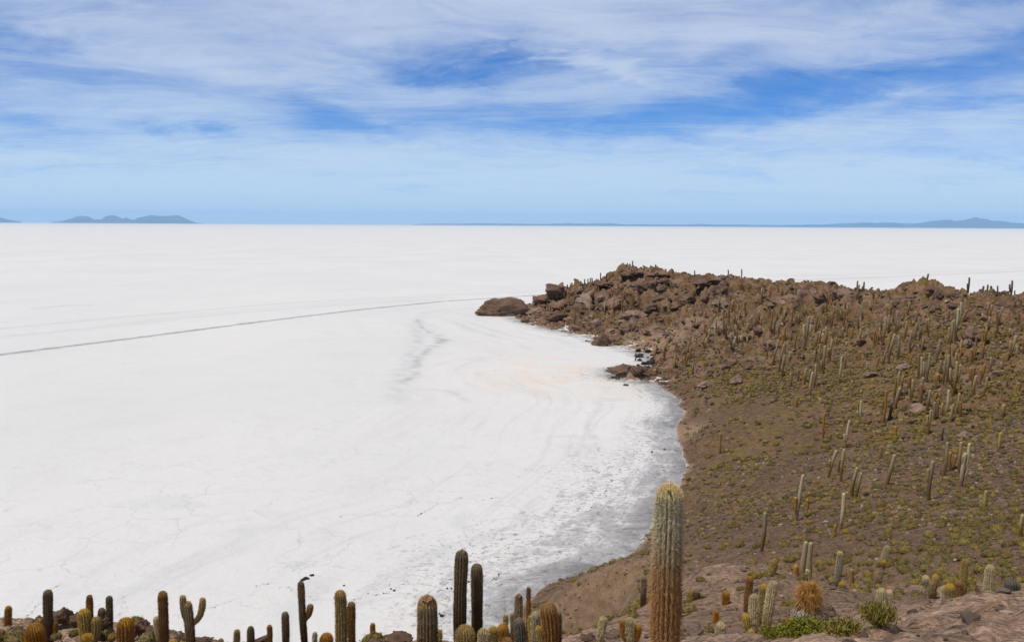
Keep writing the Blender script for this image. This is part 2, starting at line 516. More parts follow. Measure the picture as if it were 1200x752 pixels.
# ------------------------------------------------------------------ mesh helpers
def mesh_from(name, V, F, mats=(), smooth=True, attrs=None, uvs=None, midx=None):
    me = bpy.data.meshes.new(name)
    V = np.asarray(V, np.float32)
    if isinstance(F, np.ndarray):
        n, k = F.shape
        me.vertices.add(len(V))
        me.vertices.foreach_set('co', V.ravel())
        me.loops.add(n*k)
        me.loops.foreach_set('vertex_index', F.astype(np.int32).ravel())
        me.polygons.add(n)
        me.polygons.foreach_set('loop_start', np.arange(0, n*k, k, dtype=np.int32))
        me.update(calc_edges=True)
    else:
        me.from_pydata([tuple(map(float, q)) for q in V], [], F)
    for m in mats:
        me.materials.append(m)
    if midx is not None:
        me.polygons.foreach_set('material_index', np.asarray(midx, np.int32))
    me.polygons.foreach_set('use_smooth', np.full(len(me.polygons), smooth))
    for k, a in (attrs or {}).items():
        at_ = me.attributes.new(k, 'FLOAT', 'POINT')
        at_.data.foreach_set('value', np.asarray(a, np.float32))
    me.update()
    return me


def link(name, me, parent=None, kind=None, loc=None):
    o = bpy.data.objects.new(name, me)
    COL.objects.link(o)
    if parent is not None:
        o.parent = parent
    if kind:
        o['kind'] = kind
    if loc is not None:
        o.location = tuple(map(float, loc))
    return o


def grid_faces(nr, nc):
    i = np.arange((nr-1)*(nc-1))
    r, c = i//(nc-1), i % (nc-1)
    a = r*nc+c
    return np.stack([a, a+1, a+nc+1, a+nc], 1)


# ------------------------------------------------------------------ materials of the land
def mat_ground():
    m, g, bs, out = material('volcanic_ground')
    geo = g.node('ShaderNodeNewGeometry')
    P = geo.outputs['Position']
    rk = g.attr('rock')
    tone = g.attr('tone')
    n1 = g.noise(P, 0.06, 5, 0.6)
    n2 = g.noise(P, 0.9, 6, 0.62)
    n3 = g.noise(P, 5.0, 4, 0.6)
    n4 = g.noise(P, 0.22, 5, 0.6, 0.4)
    c_grav = g.mix(g.ramp(n2, 0.3, 0.7), (0.098, 0.061, 0.040), (0.190, 0.125, 0.084))
    c_tan = g.mix(g.ramp(n2, 0.3, 0.7), (0.135, 0.086, 0.052), (0.225, 0.152, 0.098))
    c = g.mix(g.ramp(n1, 0.42, 0.62), c_grav, c_tan)
    c_rock = g.mix(g.ramp(n4, 0.32, 0.68), (0.095, 0.056, 0.036), (0.290, 0.188, 0.132))
    slab_c = g.mix(g.ramp(n4, 0.3, 0.7), (0.250, 0.168, 0.122), (0.420, 0.298, 0.228))
    near_ = g.ramp(g.node('ShaderNodeVectorMath', {0: g.vmath('MULTIPLY', P, (1, 1, 0))}, operation='LENGTH').outputs['Value'], 62, 34)
    c_rock = g.mix(near_, c_rock, slab_c)
    c_rock = g.mix(g.math('MULTIPLY', g.ramp(n2, 0.52, 0.75), 0.45), c_rock, (0.36, 0.255, 0.20))
    lich = g.ramp(g.noise(P, 0.5, 6, 0.7), 0.60, 0.78)
    crev_shade = g.ramp(g.noise(P, 0.55, 6, 0.7, 1.2), 0.44, 0.38)
    c_rock = g.mix(g.math('MULTIPLY', crev_shade, 0.55), c_rock, (0.045, 0.032, 0.026))  # shadow of clefts painted into the rock colour by noise
    c_rock = g.mix(g.math('MULTIPLY', lich, 0.35), c_rock, (0.095, 0.08, 0.04))
    c = g.mix(g.ramp(g.math('ADD', rk, g.math('MULTIPLY', near_, 0.10)), 0.15, 0.65), c, c_rock)
    # pits and clefts of the weathered slabs
    pit = g.math('MULTIPLY', g.ramp(g.noise(P, 2.6, 7, 0.75, 0.6), 0.44, 0.36), near_)
    c = g.mix(g.math('MULTIPLY', pit, 0.6), c, (0.10, 0.07, 0.055))
    # yellowish dry grass film between the rocks
    gr = g.math('MULTIPLY', g.ramp(g.noise(P, 0.45, 7, 0.75), 0.46, 0.60), g.ramp(g.attr('grass'), 0.0, 1.0))
    c = g.mix(g.math('MULTIPLY', gr, 0.65), c, (0.185, 0.135, 0.036))
    # pebbles
    vc = g.voro(P, 4.0, 'F1', 'Color')
    vb = g.node('ShaderNodeSeparateColor', {0: vc}).outputs[0]
    vd = g.voro(P, 4.0)
    peb = g.math('MULTIPLY', g.ramp(vb, 0.55, 0.95), g.ramp(vd, 0.42, 0.22))
    c = g.mix(g.math('MULTIPLY', peb, 0.75), c, (0.27, 0.195, 0.155))
    fn = g.noise(P, 9.0, 5, 0.75)
    c = g.mix(g.ramp(fn, 0.36, 0.64), g.mix(1.0, c, (0.66, 0.64, 0.62), 'MULTIPLY'), g.mix(1.0, c, (1.30, 1.30, 1.30), 'MULTIPLY'))
    fd = g.noise(P, 2.4, 5, 0.7)
    c = g.mix(g.ramp(fd, 0.38, 0.62), g.mix(1.0, c, (0.80, 0.79, 0.78), 'MULTIPLY'), g.mix(1.0, c, (1.14, 1.14, 1.14), 'MULTIPLY'))
    vb2 = g.node('ShaderNodeSeparateColor', {0: g.voro(P, 1.3, 'F1', 'Color')}).outputs[1]
    c = g.mix(g.math('MULTIPLY', g.ramp(vb2, 0.2, 0.9), 0.35), c, g.mix(0.5, c, (0.05, 0.036, 0.03)))
    # the beach: salt dust and tan mud
    c = g.mix(tone, c, g.mix(g.ramp(n2, 0.3, 0.7), (0.23, 0.155, 0.105), (0.34, 0.25, 0.185)))
    sal = g.math('MULTIPLY', g.attr('salt'), g.ramp(g.noise(P, 1.4, 6, 0.7), 0.38, 0.58))
    c = g.mix(sal, c, (0.55, 0.54, 0.53))
    c = g.node('ShaderNodeHueSaturation', {'Hue': 0.503, 'Saturation': 1.12, 'Value': 1.06, 'Color': c}).outputs[0]
    g._in(bs.inputs['Base Color'], c)
    g._in(bs.inputs['Roughness'], 0.95)
    g._in(bs.inputs['Specular IOR Level'], 0.15)
    hgt = g.math('ADD', g.math('MULTIPLY', n3, 0.11), g.math('ADD', g.math('MULTIPLY', g.math('MULTIPLY', n2, g.ramp(rk, 0.1, 0.6)), 0.42), g.math('ADD', g.math('MULTIPLY', pit, -0.10), g.math('MULTIPLY', peb, 0.03))))
    bp = g.node('ShaderNodeBump', {'Strength': 0.9, 'Distance': 1.0, 'Height': hgt})
    g.l.new(bp.outputs[0], bs.inputs['Normal'])
    return m


def mat_rock(name, a, b, hi, sc=1.0):
    m, g, bs, out = material(name)
    tc = g.node('ShaderNodeTexCoord')
    P = tc.outputs['Object']
    oi = g.node('ShaderNodeObjectInfo')
    P = g.vmath('ADD', P, g.vmath('SCALE', g.xyz(1.0, 1.0, 1.0), scale=g.math('MULTIPLY', oi.outputs['Random'], 50.0)))
    n1 = g.noise(P, 0.8*sc, 7, 0.65, 0.3)
    n2 = g.noise(P, 5*sc, 6, 0.65)
    c = g.mix(g.ramp(n1, 0.34, 0.66), a, b)
    c = g.mix(g.math('MULTIPLY', g.ramp(n2, 0.52, 0.72), 0.55), c, hi)
    c = g.mix(g.math('MULTIPLY', g.ramp(g.noise(P, 2.2*sc, 5, 0.7), 0.58, 0.7), 0.45), c, tuple(0.45*q for q in a))
    hv = g.node('ShaderNodeHueSaturation', {'Hue': 0.503, 'Saturation': 1.12, 'Value': g.ramp(oi.outputs['Random'], 0, 1, 0.8, 1.2, False), 'Color': c})
    g._in(bs.inputs['Base Color'], hv.outputs[0])
    g._in(bs.inputs['Roughness'], 0.93)
    g._in(bs.inputs['Specular IOR Level'], 0.2)
    hg = g.math('ADD', g.math('MULTIPLY', n1, 0.22), g.math('MULTIPLY', n2, 0.09))
    bp = g.node('ShaderNodeBump', {'Strength': 0.9, 'Distance': 1.0, 'Height': hg})
    g.l.new(bp.outputs[0], bs.inputs['Normal'])
    return m


def mat_salt(name='salt_crust'):
    m, g, bs, out = material(name)
    geo = g.node('ShaderNodeNewGeometry')
    P = geo.outputs['Position']
    sdist = g.attr('sd')
    mud = g.attr('mud')
    peach = g.attr('peach')
    grey = g.attr('grey')
    P0 = P
    crust = g.noise(P, 0.35, 8, 0.7)
    big = g.noise(g.vmath('MULTIPLY', P, (1, 0.6, 1)), 0.012, 5, 0.6)
    xs = g.sep(P)
    # rings left by retreating water, parallel to the shore
    ring = g.noise(g.xyz(g.math('MULTIPLY', sdist, 0.20), g.math('MULTIPLY', xs[0], 0.016), g.math('MULTIPLY', xs[1], 0.016)), 1.0, 8, 0.68, 0.5)
    c = g.mix(g.ramp(big, 0.3, 0.7), (0.735, 0.73, 0.72), (0.79, 0.78, 0.765))
    nearsh = g.ramp(sdist, 95, 5)
    rr = g.math('MULTIPLY', g.ramp(ring, 0.50, 0.66), nearsh)
    c = g.mix(g.math('MULTIPLY', rr, 0.40), c, (0.53, 0.53, 0.55))
    c = g.mix(g.math('MULTIPLY', g.ramp(ring, 0.46, 0.32), g.math('MULTIPLY', nearsh, 0.30)), c, (0.78, 0.72, 0.65))
    c = g.mix(g.math('MULTIPLY', peach, g.ramp(g.noise(P, 0.09, 6, 0.65), 0.40, 0.62)), c, (0.84, 0.64, 0.47))
    # wet grey salt and mud
    mm = g.math('ADD', mud, g.math('MULTIPLY', g.math('SUBTRACT', g.noise(g.xyz(g.math('MULTIPLY', sdist, 0.30), g.math('MULTIPLY', xs[0], 0.07), g.math('MULTIPLY', xs[1], 0.07)), 1.0, 9, 0.78, 0.9), 0.5), 2.8))
    mm = g.math('ADD', mm, g.math('MULTIPLY', g.math('SUBTRACT', crust, 0.5), 2.2))
    wet = g.math('MULTIPLY', g.ramp(mm, 0.35, 1.0), g.ramp(mud, 0.01, 0.20))
    spk = g.math('MULTIPLY', g.ramp(g.noise(P, 1.1, 6, 0.78), 0.52, 0.62), g.ramp(mud, 0.04, 0.45))
    c = g.mix(g.math('MULTIPLY', wet, 0.66), c, (0.285, 0.285, 0.305))
    edge = g.ramp(g.math('ADD', sdist, g.math('MULTIPLY', g.math('SUBTRACT', crust, 0.5), 14.0)), 7.0, 0.5)
    pch = g.ramp(g.noise(P, 0.11, 7, 0.7, 0.8), 0.38, 0.62, 0.12, 1.0)
    c = g.mix(g.math('MULTIPLY', g.math('MULTIPLY', edge, pch), 0.72), c, (0.15, 0.14, 0.14))
    c = g.mix(g.math('MULTIPLY', spk, 0.75), c, (0.14, 0.125, 0.115))
    dk = g.math('MULTIPLY', g.ramp(mm, 1.25, 1.75), g.ramp(mud, 0.5, 0.9))
    c = g.mix(g.math('MULTIPLY', dk, 0.85), c, (0.15, 0.13, 0.12))
    # thin cracks in the crust
    we = g.vmath('ADD', P, g.vmath('SCALE', g.noise(P, 0.25, 4, 0.6, 0, color=True), scale=4.0))
    ed = g.voro(we, 0.10, 'DISTANCE_TO_EDGE')
    crk = g.math('MULTIPLY', g.ramp(ed, 0.016, 0.0), g.ramp(g.noise(P, 0.05, 3, 0.5), 0.42, 0.58))
    ed2 = g.voro(we, 0.33, 'DISTANCE_TO_EDGE')
    crk2 = g.math('MULTIPLY', g.ramp(ed2, 0.030, 0.0), g.ramp(g.noise(P, 0.07, 4, 0.5), 0.44, 0.60))
    crk = g.math('MAXIMUM', crk, g.math('MULTIPLY', crk2, 0.55))
    crk = g.math('MULTIPLY', crk, g.ramp(g.vmath('LENGTH', P) if False else g.node('ShaderNodeVectorMath', {0: P}, operation='LENGTH').outputs['Value'], 260, 110))
    c = g.mix(g.math('MULTIPLY', crk, 0.34), c, (0.36, 0.37, 0.39))
    c = g.mix(g.math('MULTIPLY', g.ramp(crust, 0.56, 0.72), 0.26), c, (0.46, 0.46, 0.48))
    pat = g.noise(P, 0.07, 8, 0.7, 0.5)
    c = g.mix(g.math('MULTIPLY', g.ramp(pat, 0.50, 0.66), 0.16), c, (0.60, 0.58, 0.55))
    c = g.mix(g.math('MULTIPLY', g.math('MULTIPLY', g.ramp(pat, 0.44, 0.34), g.ramp(g.attr('sd'), 110, 20)), 0.30), c, (0.52, 0.53, 0.56))
    c = g.mix(grey, c, (0.30, 0.30, 0.33))
    g._in(bs.inputs['Base Color'], c)
    g._in(bs.inputs['Roughness'], 0.85)
    g._in(bs.inputs['Specular IOR Level'], 0.2)
    bp = g.node('ShaderNodeBump', {'Strength': 0.55, 'Distance': 1.0, 'Height': g.math('ADD', g.math('MULTIPLY', crust, 0.35), g.math('MULTIPLY', g.noise(P, 2.2, 5, 0.6), 0.06))})
    g.l.new(bp.outputs[0], bs.inputs['Normal'])
    return m


def mat_plain(name, col, rough=0.9, var=0.3, scale=3.0):
    m, g, bs, out = material(name)
    tc = g.node('ShaderNodeTexCoord')
    n = g.noise(tc.outputs['Object'], scale, 5, 0.6)
    g._in(bs.inputs['Base Color'], g.mix(g.ramp(n, 0.3, 0.7), tuple(c*(1-var) for c in col), tuple(min(1, c*(1+var)) for c in col)))
    g._in(bs.inputs['Roughness'], rough)
    g._in(bs.inputs['Specular IOR Level'], 0.15)
    return m


M_GROUND = mat_ground()
M_SALT = mat_salt()
M_BOULDER = mat_rock('brown_volcanic_rock', (0.105, 0.066, 0.046), (0.21, 0.138, 0.102), (0.34, 0.24, 0.185))
M_HILL = mat_plain('haze_tinted_hill_rock', (0.075, 0.095, 0.13), var=0.2, scale=0.0005)  # blue of the distant haze is put into the rock colour

# ------------------------------------------------------------------ ground mesh (island)
azs = np.radians(np.concatenate([np.linspace(-100, -33, 60, endpoint=False), np.linspace(-33, 33, 900, endpoint=False), np.linspace(33, 150, 90)]))
rad = np.concatenate([np.geomspace(1.5, 30, 170, endpoint=False), np.geomspace(30, 180, 300, endpoint=False), np.linspace(180, 470, 500, endpoint=False), np.linspace(470, 640, 50)])
RR, AA = np.meshgrid(rad, azs, indexing='ij')
GX, GY = RR*np.sin(AA), RR*np.cos(AA)
GH, GB, GR, GC = height(GX, GY, want=True)
nr, nc = GX.shape
sdist_land = seg_dist(GX, GY, SHORE)
tone = sstep(0.55, 0.0, GB+0.25*fbm(GX/5, GY/5, 4, 12))*0.75
bx_ = at_z(745, 408)
tone = np.maximum(tone, 1.0*np.exp(-(((GX-bx_[0]-6)/19)**2+((GY-bx_[1]-10)/20)**2)**1.5))
nb_ = at(680, 705, 86)
tone = np.maximum(tone, 0.38*np.exp(-((GX-nb_[0])/9)**2-((GY-nb_[1])/10)**2))
tone = np.maximum(tone, 0.9*np.exp(-(((GX-at_z(803, 510)[0])/4.5)**2+((GY-at_z(803, 510)[1])/9)**2)**1.5))
saltd = sstep(0.22, -0.05, GB+0.10*fbm(GX/3, GY/3, 4, 31))*sstep(0.6, 0.3, GH)
grass = np.clip(0.65+0.8*fbm(GX/18, GY/18, 3, 45), 0, 1)*sstep(1.0, 3.0, GB)*sstep(70, 190, RR)*(1-tone)
F = grid_faces(nr, nc)[:, ::-1]
keep = (GH.ravel()[F] > -1.2).any(1)
F = F[keep]
used, inv = np.unique(F, return_inverse=True)
F = inv.reshape(F.shape)
V = np.stack([GX, GY, GH], -1).reshape(-1, 3)[used]
pick = lambda a: a.ravel()[used]
link('ground', mesh_from('ground', V, F, [M_GROUND], True, {'rock': pick(GR), 'tone': pick(tone), 'salt': pick(saltd), 'grass': pick(grass)}), kind='structure')

# ------------------------------------------------------------------ salt flat to the horizon
azs2 = np.radians(np.concatenate([np.linspace(-180, -35, 60, endpoint=False), np.linspace(-35, 35, 520, endpoint=False), np.linspace(35, 180, 61)]))
rad2 = np.concatenate([[0.5, 10], np.geomspace(30, 800, 520, endpoint=False), np.geomspace(800, 72000, 70)])
R2, A2 = np.meshgrid(rad2, azs2, indexing='ij')
X2, Y2 = R2*np.sin(A2), R2*np.cos(A2)
near = R2 < 1200
B2 = np.full(X2.shape, -5.0)
B2[near] = base_h(X2[near], Y2[near])
SD2 = np.full(X2.shape, 500.0)
SD2[near] = seg_dist(X2[near], Y2[near], SHORE)
mud = np.zeros(X2.shape)
wd = 1+0.6*perlin(X2/30, Y2/30, 8)
bayc = at_z(700, 650)
k_near = np.exp(-((X2-bayc[0])/34)**2-((Y2-bayc[1])/36)**2)      # wide mud fan at the near end of the bay
width = 4.2+8*k_near+5*np.exp(-((Y2-150)/45)**2)*sstep(-25, 30, X2)
mud[near] = (np.exp(-SD2[near]/(width*wd)[near])*1.15)
mud *= (Y2 < 300)*0.85+0.15
mud *= sstep(-55, -2, X2)
pc = at_z(655, 440)
peach = 0.52*np.exp(-((X2-pc[0])/22)**2-((Y2-pc[1])/34)**2)
grey = np.zeros(X2.shape)


def smear(pts, wdt, amp, seed):
    P_ = np.array([at_z(a, b)[:2] for a, b in pts])
    m = near & (Y2 > P_[:, 1].min()-60) & (Y2 < P_[:, 1].max()+60) & (X2 > P_[:, 0].min()-40) & (X2 < P_[:, 0].max()+40)
    x, y = X2[m], Y2[m]
    x = x+1.3*fbm(x/6, y/9, 4, seed)
    dd = seg_dist(x, y, P_)
    br = np.clip(0.6+0.9*fbm(x/5, y/5, 4, seed+9), 0, 1)
    grey[m] = np.maximum(grey[m], amp*np.exp(-(dd/wdt)**1.3)*br)


smear([(487, 374), (497, 385), (520, 398), (505, 408), (488, 420), (482, 445)], 1.6, 0.62, 5)
smear([(487, 374), (490, 400), (472, 430), (465, 470)], 2.4, 0.32, 15)
smear([(480, 455), (530, 458), (545, 470)], 1.0, 0.26, 18)
smear([(690, 498), (694, 515), (692, 530)], 0.5, 0.30, 25)
smear([(720, 541), (745, 543), (772, 546)], 0.35, 0.55, 26)
smear([(600, 645), (620, 643), (640, 650)], 0.9, 0.30, 27)
Vs = np.stack([X2, Y2, np.zeros_like(X2)], -1).reshape(-1, 3)
link('salt_flat', mesh_from('salt_flat', Vs, grid_faces(*X2.shape)[:, ::-1], [M_SALT], True,
                            {'sd': SD2.ravel(), 'mud': mud.ravel(), 'peach': peach.ravel(), 'grey': grey.ravel()}), kind='structure')


def strip(name, pts, width, dark, z, jit=0.0, seed=1, soft=True, n=160, gaps_=0.0):
    """a marking on the salt that fades to the clean crust at its edges"""
    P_ = np.array(pts, float)
    t = np.concatenate([[0], np.cumsum(np.hypot(*np.diff(P_, axis=0).T))])
    tt = np.linspace(0, t[-1], n)
    if len(P_) > 2:
        co = [np.interp(tt, t, P_[:, k]) for k in (0, 1)]
        ker = np.ones(9)/9
        co = [np.convolve(np.pad(c, 4, mode='reflect', reflect_type='odd'), ker, 'valid') for c in co]
    else:
        co = [np.interp(tt, t, P_[:, k]) for k in (0, 1)]
    x, y = co
    if jit:
        x = x+0.8*jit*fbm(tt/(jit*7), tt*0+seed*3.3, 7, seed, 0.68)
        y = y+1.8*jit*fbm(tt/(jit*7), tt*0+seed*5.1, 7, seed+3, 0.68)
    dx_, dy_ = np.gradient(x), np.gradient(y)
    L = np.hypot(dx_, dy_)+1e-9
    nx, ny = -dy_/L, dx_/L
    prof = [(-1.0, 0), (-0.5, 0.55), (-0.15, 1.0), (0.15, 1.0), (0.5, 0.55), (1.0, 0)]
    wv_ = width*(1+0.5*fbm(tt/9.0, tt*0+seed, 3, seed+5))
    on = 1-gaps_*sstep(-0.1, 0.25, perlin(tt/(6+jit*6), tt*0+seed*2.7, seed+8))
    V_ = np.stack([np.stack([x+nx*a*wv_, y+ny*a*wv_, np.full_like(x, z)], -1) for a, _ in prof], 1)
    gv = np.stack([np.clip(dark*b*on*(0.85+0.5*perlin(tt/3, tt*0+b*7, seed)), 0, 1) for _, b in prof], 1)
    N = V_.shape[0]*V_.shape[1]
    sd_a = seg_dist(V_[..., 0], V_[..., 1], SHORE).ravel()
    return link(name, mesh_from(name, V_.reshape(-1, 3), grid_faces(V_.shape[0], V_.shape[1]), [M_SALT], True,
                                {'sd': sd_a, 'mud': np.zeros(N), 'peach': np.zeros(N), 'grey': gv.ravel()}), kind='structure')


def gp(*pp):
    return [at_z(a, b)[:2] for a, b in pp]


zc_ = 0.012
strip('track', gp((-60, 424), (0, 415.5), (150, 397), (300, 377.5), (420, 363), (520, 353), (575, 349.5), (640, 345)), 2.7, 1.0, zc_, n=300)
for k, (pp, w_, dk_) in enumerate([
        ([(-60, 392), (0, 385), (150, 371), (300, 358), (420, 350), (560, 344), (680, 340)], 4.0, 0.20),
        ([(-60, 402), (0, 395), (150, 380), (280, 366), (400, 357), (520, 350)], 5.0, 0.16),
        ([(120, 382), (250, 366), (400, 354), (520, 347)], 3.0, 0.14),
        ([(900, 329), (1000, 326), (1100, 322), (1230, 316)], 12.0, 0.22),
        ([(900, 324), (1000, 321.5), (1120, 318), (1230, 313)], 8.0, 0.13),
        ([(40, 362), (70, 358), (110, 357)], 3.0, 0.25),
        ([(545, 307), (580, 306.5), (610, 307)], 8.0, 0.12)]):
    strip('track', gp(*pp), w_, dk_, zc_+0.002*(k+1), n=200)
for k, (pp, w_, dk_, jt) in enumerate([
        ([(300, 690), (340, 700), (372, 703), (405, 697), (440, 689), (475, 688)], 0.14, 0.9, 1.2),
        ([(395, 607), (430, 604), (480, 602), (515, 592), (540, 586), (585, 583)], 0.16, 0.8, 1.2),
        ([(440, 693), (500, 677), (540, 663), (600, 655)], 0.10, 0.6, 1.1),
        ([(560, 560), (600, 560), (640, 548), (690, 540), (712, 520)], 0.12, 0.45, 1.5),
        ([(30, 724), (45, 705), (60, 690), (75, 684)], 0.12, 0.8, 0.8),
        ([(200, 716), (240, 714), (270, 706), (300, 708)], 0.10, 0.7, 0.8),
        ([(120, 734), (140, 715), (150, 700)], 0.10, 0.6, 0.8),
        ([(500, 700), (560, 690), (600, 660)], 0.12, 0.5, 1.0),
        ([(600, 600), (640, 605), (690, 590), (720, 560)], 0.16, 0.45, 1.4)]):
    strip('crack', gp(*pp), w_*0.5, dk_*0.30, 0.004+0.0008*k, jit=jt, seed=k+1, n=520, gaps_=1.0)

# ------------------------------------------------------------------ distant hills
def hills(name, prof, D, depth, seed):
    px = np.array([p[0] for p in prof], float)
    rel = np.array([p[1] for p in prof], float)
    az_ = np.arctan((px-PW/2)/FPX)
    n = 260
    a = np.linspace(az_[0], az_[-1], n)
    top = np.interp(a, az_, rel)*D/FPX/np.cos(a)*0.99
    m = 14
    V_ = []
    for j in range(m):
        t = j/(m-1)
        R_ = D+(t-0.5)*depth
        sh = math.sin(PI*t)**0.8
        rid = fbm(a*D/1500, a*0+j*0.45+seed, 5, seed)
        z = top*sh*(1+0.34*rid*(1 if j != m//2 else 0.45))
        z = np.where(top < 1, -5, np.maximum(z, -5))
        if j in (0, m-1):
            z = np.full(n, -20.0)
        V_.append(np.stack([R_*np.sin(a), R_*np.cos(a), z], -1))
    V_ = np.array(V_)
    V_[:, 0, 2] = -20
    V_[:, -1, 2] = -20
    o = link(name, mesh_from(name, V_.reshape(-1, 3), grid_faces(m, n), [M_HILL], True), kind='structure')
    return o


hills('hills', [(-80, 0), (-60, 9), (-30, 7), (0, 5), (6, 4), (14, 2.4), (22, 1.5), (30, 0)], 60000, 5000, 1)
hills('hills', [(60, 0), (66, 1), (75, 1.6), (85, 4), (98, 6.2), (106, 5.8), (112, 3.5), (120, 3.2), (126, 6.4), (136, 6.6), (146, 3.6), (150, 5.2), (158, 3.4), (166, 6.0), (180, 6.6), (200, 7.6), (212, 6.8), (222, 4), (230, 1.2), (240, 0)], 63000, 6000, 2)
hills('hills', [(480, 0), (500, 1.3), (560, 1.8), (620, 1.7), (700, 2.4), (780, 1.8), (850, 2.3), (900, 1.8), (960, 2.6), (1000, 4.2), (1040, 4.6), (1075, 4.4), (1090, 5.4), (1105, 7), (1120, 6.6), (1135, 8.4), (1148, 9), (1158, 7.6), (1168, 6.4), (1185, 4.4), (1210, 3.5), (1300, 2), (1350, 0)], 66000, 7000, 3)

# ------------------------------------------------------------------ haze
hz_m = bpy.data.materials.new('haze_air')
hz_m.use_nodes = True
hz_m.node_tree.nodes.clear()
g = NT(hz_m.node_tree)
pv = g.node('ShaderNodeVolumePrincipled', {'Color': (0.40, 0.68, 1.0), 'Density': 1.8e-5, 'Anisotropy': 0.0})
ho = g.node('ShaderNodeOutputMaterial')
g.l.new(pv.outputs[0], ho.inputs['Volume'])
s_ = 73000.0
hv = [(x, y, z) for z in (-40.0, 900.0) for y in (-s_, s_) for x in (-s_, s_)]
hf = [(0, 2, 3, 1), (4, 5, 7, 6), (0, 1, 5, 4), (2, 6, 7, 3), (0, 4, 6, 2), (1, 3, 7, 5)]
HAZE = link('haze', mesh_from('haze', hv, hf, [hz_m], False), kind='stuff')
# ================================================================== things
THINGS = []     # every labelled thing: object, pixel x, pixel y, distance


def empty(name, loc):
    o = bpy.data.objects.new(name, None)
    o.empty_display_size = 0.2
    COL.objects.link(o)
    o.location = tuple(map(float, loc))
    return o


def tag(o, label, cat, group=None):
    o['label'] = label
    o['category'] = cat
    if group:
        o['group'] = group
    return o


def join(parts):
    """merge (V, F, attrs, material index) pieces into one"""
    Vs, Fs, As, Ms, n = [], [], {}, [], 0
    keys = parts[0][2].keys()
    for V_, F_, A_, mi in parts:
        Vs.append(V_)
        if F_.shape[1] == 3:
            F_ = np.concatenate([F_, F_[:, 2:3]], 1)   # padded, fixed below
        Fs.append(F_+n)
        Ms.append(np.full(len(F_), mi))
        n += len(V_)
    for k in keys:
        As[k] = np.concatenate([p[2][k] for p in parts])
    return np.concatenate(Vs), np.concatenate(Fs), As, np.concatenate(Ms)


def mesh_mixed(name, parts, mats, smooth=True):
    """quads and triangles together"""
    Vs, loops, starts, mi, sm, n, ls = [], [], [], [], [], 0, 0
    As = {k: [] for k in parts[0][2]}
    for V_, F_, A_, m, s in parts:
        Vs.append(V_)
        k = F_.shape[1]
        loops.append((F_+n).ravel())
        starts.append(ls+np.arange(0, F_.size, k))
        ls += F_.size
        n += len(V_)
        mi.append(np.full(len(F_), m))
        sm.append(np.full(len(F_), s))
        for q in As:
            As[q].append(A_[q])
    me = bpy.data.meshes.new(name)
    V_ = np.concatenate(Vs).astype(np.float32)
    L_ = np.concatenate(loops).astype(np.int32)
    st = np.concatenate(starts).astype(np.int32)
    me.vertices.add(len(V_))
    me.vertices.foreach_set('co', V_.ravel())
    me.loops.add(len(L_))
    me.loops.foreach_set('vertex_index', L_)
    me.polygons.add(len(st))
    me.polygons.foreach_set('loop_start', st)
    for m in mats:
        me.materials.append(m)
    me.polygons.foreach_set('material_index', np.concatenate(mi).astype(np.int32))
    me.update(calc_edges=True)
    me.polygons.foreach_set('use_smooth', np.concatenate(sm).astype(bool))
    for q, a in As.items():
        at_ = me.attributes.new(q, 'FLOAT', 'POINT')
        at_.data.foreach_set('value', np.concatenate(a).astype(np.float32))
    me.update()
    return me


# ------------------------------------------------------------------ cactus materials
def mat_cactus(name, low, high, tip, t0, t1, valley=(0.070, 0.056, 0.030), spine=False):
    m, g, bs, out = material(name)
    tc = g.node('ShaderNodeTexCoord')
    P = tc.outputs['Object']
    oi = g.node('ShaderNodeObjectInfo')
    P = g.vmath('ADD', P, g.vmath('SCALE', g.xyz(1.0, 1.0, 1.0), scale=g.math('MULTIPLY', oi.outputs['Random'], 30.0)))
    h = g.attr('h')
    rib = g.attr('rib')
    td = g.attr('tipd')
    n1 = g.noise(P, 2.2, 5, 0.65)
    n2 = g.noise(g.vmath('MULTIPLY', P, (1, 1, 0.25)), 28.0, 4, 0.7)
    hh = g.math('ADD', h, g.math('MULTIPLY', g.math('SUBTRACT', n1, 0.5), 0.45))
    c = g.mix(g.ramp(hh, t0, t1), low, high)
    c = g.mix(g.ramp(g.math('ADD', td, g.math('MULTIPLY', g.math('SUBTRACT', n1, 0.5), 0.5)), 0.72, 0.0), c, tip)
    c = g.mix(g.math('MULTIPLY', g.ramp(n2, 0.45, 0.75), 0.55), c, g.mix(1.0, c, (1.9, 1.8, 1.7), 'MULTIPLY'))
    if not spine:
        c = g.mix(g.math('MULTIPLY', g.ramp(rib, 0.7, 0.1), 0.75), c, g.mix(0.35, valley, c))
    else:
        c = g.mix(0.25, c, g.mix(1.0, c, (1.9, 1.8, 1.6), 'MULTIPLY'))
    hv_ = g.node('ShaderNodeHueSaturation', {'Saturation': g.ramp(oi.outputs['Random'], 0, 1, 0.88, 1.1, False), 'Value': g.ramp(oi.outputs['Random'], 0, 1, 0.82, 1.18, False), 'Color': c})
    g._in(bs.inputs['Base Color'], hv_.outputs[0])
    g._in(bs.inputs['Roughness'], 0.85)
    g._in(bs.inputs['Specular IOR Level'], 0.2)
    if not spine:
        bp = g.node('ShaderNodeBump', {'Strength': 0.5, 'Distance': 0.03, 'Height': n2})
        g.l.new(bp.outputs[0], bs.inputs['Normal'])
    return m


